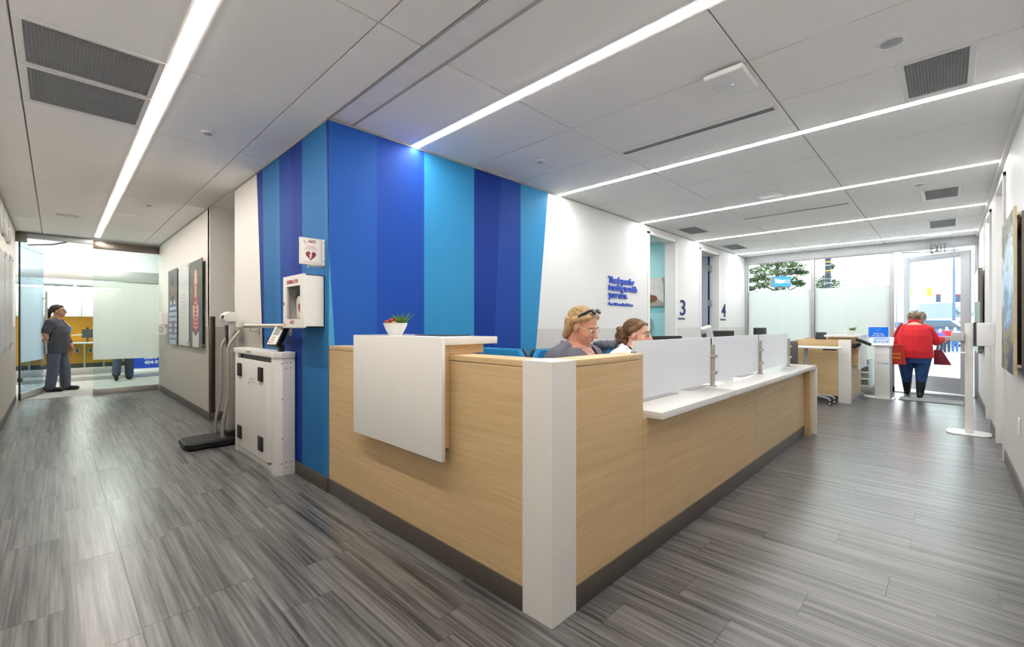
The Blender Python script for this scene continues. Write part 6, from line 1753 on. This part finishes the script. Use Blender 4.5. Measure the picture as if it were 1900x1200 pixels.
MB().prism([(10.40, 0.16, 0.55), (10.40, -0.06, 0.55), (10.42, 0.06, 0.80), (10.42, 0.16, 0.80)], (0.10, 0, 0)).build('bag_body', mat('bag_maroon', (128, 16, 40), 0.6, var=0.1), mb_, bevel=0.012)
MB().tube([(10.47, 0.13, 0.80), (10.50, 0.10, 0.92), (10.50, 0.06, 0.92), (10.47, 0.08, 0.80)], 0.008, 8).build('bag_handles', mat('bag_handle_maroon', (96, 14, 32), 0.6), mb_)

# ------------------------------------------------------------------ outdoors
struct(B(XW + 0.05, 160, -90, 90, -0.25, -0.02).build('ground_parking_lot', mat('pale_wet_asphalt', (206, 206, 206), 0.35, var=0.06, scale=(0.3, 0.3, 0.3)), smooth=0))
def leafy(name, label, base, clumps, trunk, leafm, barkm, n_leaf=150, size=0.22, seed=1, branches=()):
    rnd = random.Random(seed)
    o = thing(name, label, 'tree', base)
    b = Vector(base)
    MB().tube([b + Vector(p) for p in trunk], [0.28, 0.24, 0.2, 0.14][:len(trunk)] if len(trunk) <= 4 else 0.2, 8).build('trunk', barkm, o)
    for br_ in branches:
        MB().tube([b + Vector(p) for p in br_], [0.1, 0.07, 0.03][:len(br_)], 6).build('branch', barkm, o)
    m = MB()
    for (cx, cy, cz, rx, ry, rz_) in clumps:
        for i in range(n_leaf):
            d = Vector((rnd.gauss(0, 1), rnd.gauss(0, 1), rnd.gauss(0, 1))).normalized() * rnd.uniform(0.4, 1.0)
            c = b + Vector((cx + d.x * rx, cy + d.y * ry, cz + d.z * rz_))
            a = Vector((rnd.gauss(0, 1), rnd.gauss(0, 1), rnd.gauss(0, 0.6))).normalized() * size * rnd.uniform(0.6, 1.2)
            q = a.orthogonal().normalized() * size * 0.22
            m.add([c - a, c + q, c + a, c - q], [(0, 1, 2, 3)])
    m.build('foliage', leafm, o, smooth=0, stuff=True)
    return o
pineg = mat('pine_needles', (66, 84, 40), 0.8, var=0.35, scale=(1.2, 1.2, 1.2))
bark = mat('pine_bark', (84, 72, 62), 0.9)
# big pine seen through the left window: centre about 40 m away
def far(u, v, t): return P(u, v, t)
c = far(1442, 512, 40)
bp = (c.x, c.y, -0.02)
sd = Vector((math.sin(YAW), -math.cos(YAW), 0))
fdv = Vector((math.cos(YAW), math.sin(YAW), 0))
def cl_(u, v, rx, rz_, dt=0.0):
    q = far(u, v, 40 + dt) - Vector(bp)
    return (q.x, q.y, q.z, rx, rx, rz_)
cls = [cl_(1400, 502, 0.75, 0.36), cl_(1420, 492, 0.85, 0.4, 1), cl_(1440, 486, 0.9, 0.4), cl_(1462, 490, 0.95, 0.4, -1), cl_(1478, 495, 0.8, 0.35), cl_(1490, 506, 0.6, 0.28), cl_(1472, 505, 0.9, 0.35, 1),
       cl_(1450, 503, 1.0, 0.45), cl_(1425, 505, 0.9, 0.45, -1), cl_(1408, 515, 0.75, 0.32), cl_(1395, 520, 0.6, 0.28), cl_(1430, 522, 0.9, 0.4, 1), cl_(1470, 520, 0.8, 0.36), cl_(1482, 526, 0.6, 0.3), cl_(1412, 530, 0.7, 0.3),
       cl_(1450, 532, 0.8, 0.4), cl_(1392, 535, 0.5, 0.25), cl_(1445, 478, 0.8, 0.3, 1), cl_(1465, 480, 0.5, 0.25)]
brs = [[(0, 0, 3.5 + i * 0.35), tuple(Vector((0, 0, 4.0 + i * 0.4)) + sd * (s_ * 1.2)), tuple(Vector((0, 0, 4.4 + i * 0.45)) + sd * (s_ * (2.2 - 0.1 * i)))] for i, s_ in enumerate((-1, 1, -1, 1, -1, 1))]
leafy('pine_tree', 'tall spreading pine tree outside the left front window', bp, cls, [(0, 0, 0), (0.1, 0, 2.5), (0.0, 0, 4.8), (0.05, 0, 7.0)], pineg, bark, 230, 0.2, 2, brs)
c = far(1535, 525, 60); bp = (c.x, c.y, -0.02)
def cl2(u, v, rx, rz_): 
    q = far(u, v, 60) - Vector(bp); return (q.x, q.y, q.z, rx, rx, rz_)
leafy('far_pine_tree', 'smaller pine tree behind the dark pole outside the middle window', bp, [cl2(1520, 524, 0.9, 0.8), cl2(1535, 516, 0.9, 0.8), cl2(1550, 526, 1.0, 0.6), cl2(1528, 532, 1.2, 0.7), cl2(1545, 532, 1.2, 0.6), cl2(1543, 494, 0.4, 0.4)], [(0, 0, 0), (0, 0, 3), (0, 0, 6), (0, 0, 7.5)], pineg, bark, 180, 0.26, 4)
# blue store sign on a pylon
c = far(1451, 522, 30)
sgx, sgy, sgz = c.x, c.y, c.z
o = thing('store_sign', 'blue roadside store sign with white lettering in front of the pine', 'sign', (sgx + 0.2, sgy, -0.02))
nx_ = Vector((-0.82, -0.57, 0)).normalized(); rx_ = Vector((-nx_.y, nx_.x, 0)); rx_ = rx_ if rx_.dot(sd) > 0 else -rx_
mt = Matrix((rx_, -nx_, (0, 0, 1))).transposed()
MB().obox(c - nx_ * 0.3, 0.54, 0.28, 0.34, mt).build('sign_box', mat('sign_dark_side', (60, 66, 74), 0.5), o, smooth=0)
fc = MB().obox(c, 0.53, 0.02, 0.33, mt).build('sign_face', mat('sign_bright_blue', (0, 116, 222), 0.4), o, smooth=0)
MB().text('Walmart', c - rx_ * 0.46 + nx_ * 0.021 - Vector((0, 0, 0.10)), rx_, (0, 0, 1), height=0.27, width=0.64, ext=0.02, bold=0.04).build('sign_lettering', 'whiteplas', fc, smooth=0)
spark(c + rx_ * 0.36 + nx_ * 0.021, 0.16, nx_, rx_, Vector((0, 0, 1)), fc)
MB().cyl(Vector((c.x, c.y, -0.02)) - nx_ * 0.3, Vector((c.x, c.y, c.z - 0.34)) - nx_ * 0.3, 0.12).build('pylon', mat('pylon_grey', (120, 116, 108), 0.6), o)
# dark pole
c = far(1536.5, 500, 18)
o = thing('utility_pole', 'dark square pole with pale bands outside the middle window', 'pole', (c.x, c.y, -0.02))
B(c.x - 0.09, c.x + 0.09, c.y - 0.09, c.y + 0.09, -0.02, 5.2).build('shaft', mat('pole_dark_blue_grey', (40, 48, 62), 0.6), o, smooth=0)
for v_ in (486, 502.5, 525):
    z_ = far(1536, v_, 18).z
    B(c.x - 0.093, c.x + 0.093, c.y - 0.093, c.y + 0.093, z_ - 0.02, z_ + 0.02).build('band', 'yellowprint' if v_ < 520 else 'greyprint', o, smooth=0)
# street lamp pole and traffic lights
def pole(u, vb, t, r0, r1, z1, label, name='lamp_pole'):
    c = far(u, vb, t)
    o = thing(name, label, 'pole', (c.x, c.y, -0.02))
    MB().cyl((c.x, c.y, 0.3), (c.x, c.y, z1), r0, r1).build('shaft', mat('pole_blue_grey', (96, 112, 140), 0.6), o)
    MB().cyl((c.x, c.y, -0.02), (c.x, c.y, 0.3), r0 * 1.7).build('footing', mat('footing_blue_grey', (80, 98, 130), 0.6), o)
pole(1770, 603, 33, 0.11, 0.05, 7.0, 'tall slim grey lamp pole seen through the entrance door')
pole(1664, 603, 30, 0.04, 0.03, 3.4, 'thin signal pole at the left edge of the entrance opening', 'signal_pole')
sw = [(1688, 541, 46, True, 'leftmost yellow traffic light seen through the entrance'), (1724.5, 542, 46, True, 'taller yellow traffic light right of the leftmost one'), (1741, 553, 46, False, 'small dark traffic light left of the lamp pole'), (1777, 553, 46, False, 'dark traffic light right of the lamp pole')]
ye = mat('signal_yellow', (226, 170, 62), 0.5); db = mat('signal_dark', (70, 84, 108), 0.5)
for (u, v, t, yel, lb) in sw:
    c = far(u, v, t)
    o = thing('traffic_light', lb, 'traffic light', (c.x, c.y, c.z - 0.4), group='traffic lights over the road')
    w_ = 0.2; hh_ = 0.42
    B(c.x - 0.12, c.x + 0.12, c.y - w_, c.y + w_, c.z - hh_, c.z + hh_).build('signal_housing', ye if yel else db, o, bevel=0.02)
    for k_ in (-1, 0, 1):
        MB().cyl((c.x - 0.15, c.y, c.z + k_ * 0.27), (c.x - 0.12, c.y, c.z + k_ * 0.27), 0.1).build('signal_lens', (ye if yel else ('red' if k_ == 1 else db)), o)
    MB().cyl((c.x, c.y, c.z + hh_), (c.x, c.y, 6.6), 0.015).build('hanger', 'greyplas', o)
c0_, c1_ = far(1560, 500, 46), far(1840, 500, 46)
c0_.z = c1_.z = 6.6
o = thing('span_wire', 'thin wire on two poles holding the traffic lights across the road', 'wire', (c0_.x, c0_.y, -0.02))
MB().tube([c0_, c1_], 0.014, 6).build('wire', 'greyplas', o)
for q in (c0_, c1_): MB().cyl((q.x, q.y, -0.02), (q.x, q.y, 6.8), 0.1, 0.07).build('wire_pole', 'greyplas', o)
# billboard / box trailer
c = far(1738, 576, 40)
o = thing('box_trailer', 'pale grey box trailer parked in the lot beyond the entrance', 'trailer', (c.x, c.y, -0.02))
B(c.x - 0.8, c.x + 0.8, c.y - 1.15, c.y + 1.15, 1.9, 3.15).build('trailer_box', mat('trailer_grey', (140, 148, 156), 0.6), o, smooth=0)
B(c.x - 0.6, c.x + 0.6, c.y - 1.0, c.y + 1.0, 0.45, 1.9).build('lower_body', 'greyplas', o, smooth=0)
for (dx, dy) in ((-0.55, -0.8), (-0.55, 0.8), (0.55, -0.8), (0.55, 0.8)):
    MB().cyl((c.x + dx - 0.1, c.y + dy, 0.35), (c.x + dx + 0.1, c.y + dy, 0.35), 0.36).build('wheel', 'darkgrey', o)
# parked cars
def car(loc, rotz, colr, label, k=1.0):
    o = thing('parked_car', label, 'car', (loc[0], loc[1], -0.02), rotz, group='cars in the parking lot')
    body = [(-2.2, 0.35), (-2.25, 0.75), (-2.0, 0.95), (-1.2, 1.0), (1.3, 0.98), (2.1, 0.85), (2.2, 0.6), (2.15, 0.35)]
    MB().prism([(x, -0.88, z) for x, z in body], (0, 1.76, 0)).build('car_body', colr, o, world=False, bevel=0.08, seg=3)
    cab = [(-1.55, 0.98), (-1.0, 1.48), (0.45, 1.5), (1.25, 0.98)]
    MB().prism([(x, -0.74, z) for x, z in cab], (0, 1.48, 0)).build('cabin_glass', mat('car_glass', (70, 84, 100), 0.1), o, world=False, bevel=0.06, seg=2)
    MB().prism([(-1.0, -0.7, 1.47), (0.45, -0.7, 1.49), (0.4, -0.7, 1.54), (-0.95, -0.7, 1.52)], (0, 1.4, 0)).build('roof', colr, o, world=False, bevel=0.02)
    for x in (-1.35, 1.4):
        for y in (-0.82, 0.82):
            w_ = MB().cyl((x, y - 0.1, 0.34), (x, y + 0.1, 0.34), 0.34, n=20).build('wheel', 'blackrub', o, world=False)
            MB().cyl((x, y - 0.11, 0.34), (x, y + 0.11, 0.34), 0.2).build('wheel_hub', 'alu', w_, world=False)
    for y in (-0.6, 0.6):
        B(-2.27, -2.2, y - 0.15, y + 0.15, 0.68, 0.8).build('tail_lamp', 'red', o, world=False)
        B(2.12, 2.2, y - 0.15, y + 0.15, 0.62, 0.76).build('head_lamp', 'whiteplas', o, world=False)
wc_ = mat('car_white', (226, 228, 232), 0.3); bc_ = mat('car_blue', (66, 104, 160), 0.3); sv_ = mat('car_silver', (180, 186, 194), 0.3)
c = far(1540, 640, 15); car((c.x, c.y), R(95), wc_, 'white car whose wheel shows at the left edge of the entrance')
c = far(1728, 600, 27); car((c.x, c.y), R(80), bc_, 'blue car parked beyond the red-jacketed woman\'s shoulder')
c = far(1752, 606, 32); car((c.x, c.y), R(100), sv_, 'silver car parked beside the lamp pole')
c = far(1672, 605, 36); car((c.x, c.y), R(85), wc_, 'white car far off left of the red-jacketed woman\'s head')
# two children and an adult by the kerb
def small_person(loc, rz_, h, topc, botc, label):
    o = thing('person', label, 'person', (loc[0], loc[1], -0.02), rz_)
    k_ = h / 1.7
    b = MB(); tr_ = [(0, 0, 0.82, 0.15, 0.12), (0, 0, 1.08, 0.15, 0.12), (0, 0, 1.3, 0.17, 0.11), (0, 0, 1.43, 0.12, 0.08), (0, 0, 1.47, 0.06, 0.06)]
    torso(b, tr_); H_ = Head((0, 0.02, 1.58), (0, 1, 0), (0, 0, 1), 1.0); H_.skull(b, (0, 0, 1.44))
    AR = [(0.19, 0, 1.36), (0.25, 0.02, 1.1), (0.24, 0.12, 0.88)]; AL = [(-0.19, 0, 1.36), (-0.25, 0.02, 1.1), (-0.24, 0.12, 0.88)]
    limb(b, AR, [0.05, 0.042, 0.03]); limb(b, AL, [0.05, 0.042, 0.03]); hand(b, AR[2], (0, 0.2, -1), (-1, 0, 0), -1, 0.3); hand(b, AL[2], (0, 0.2, -1), (1, 0, 0), 1, 0.3)
    t = MB(); j = MB(); torso(j, tr_[:-1], 1, 0.03); limb(j, AR, [0.075, 0.065, 0.05]); limb(j, AL, [0.075, 0.065, 0.05])
    for q in (-1, 1):
        L = [(q * 0.09, 0, 0.86), (q * 0.1, 0.02, 0.47), (q * 0.1, 0, 0.07)]; limb(b, L, [0.09, 0.06, 0.045]); limb(t, L, [0.1, 0.078, 0.066]); b.cap((q * 0.1, -0.02, 0.045), (q * 0.1, 0.16, 0.035), 0.042, 0.032)
    for mb2 in (b, t, j): mb2.v = [(x * k_, y * k_, z * k_) for x, y, z in mb2.v]
    organic('body', b, sk2, o, 0.012, 3); organic('jacket', j, topc, o, 0.014, 3); organic('trousers', t, botc, o, 0.014, 3)
    hm_ = MB().ell(H_.p(0, -0.025, 0.04), (0.085, 0.095, 0.08)); hm_.v = [(x * k_, y * k_, z * k_) for x, y, z in hm_.v]
    organic('hair', hm_, brown, o, 0.012, 2)
c = far(1744, 655, 19.4); small_person((c.x, c.y), R(120), 1.1, fabric('kid_purple', (104, 70, 150)), jn, 'child in a purple jacket outside the entrance')
c = far(1757, 655, 19.6); small_person((c.x, c.y), R(70), 1.18, redj, jn, 'child in a red jacket beside the one in purple outside')
c = far(1772, 655, 19.6); small_person((c.x, c.y), R(90), 1.15, fabric('kid_white', (224, 224, 228)), fabric('kid_jeans', (70, 110, 170)), 'child in a white top nearest the lamp pole outside')
# distant tree line
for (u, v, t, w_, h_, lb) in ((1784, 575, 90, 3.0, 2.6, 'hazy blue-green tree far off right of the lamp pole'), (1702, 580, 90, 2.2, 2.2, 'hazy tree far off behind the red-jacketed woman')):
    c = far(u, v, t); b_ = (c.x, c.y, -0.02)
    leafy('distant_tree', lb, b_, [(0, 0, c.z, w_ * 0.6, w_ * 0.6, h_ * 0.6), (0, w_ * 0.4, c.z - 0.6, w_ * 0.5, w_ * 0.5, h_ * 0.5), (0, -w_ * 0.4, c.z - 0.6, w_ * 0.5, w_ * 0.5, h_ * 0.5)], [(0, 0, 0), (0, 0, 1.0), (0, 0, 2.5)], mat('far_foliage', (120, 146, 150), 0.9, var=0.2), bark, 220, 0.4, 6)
sc.cycles.use_denoising = True
sc.cycles.use_adaptive_sampling = True
sc.cycles.adaptive_threshold = 0.06
sc.cycles.adaptive_min_samples = 16
sc.cycles.max_bounces = 6
sc.cycles.diffuse_bounces = 4
sc.cycles.glossy_bounces = 2
sc.cycles.transmission_bounces = 2
sc.cycles.transparent_max_bounces = 10
sc.cycles.caustics_reflective = False
sc.cycles.caustics_refractive = False
sc.cycles.sample_clamp_indirect = 8.0
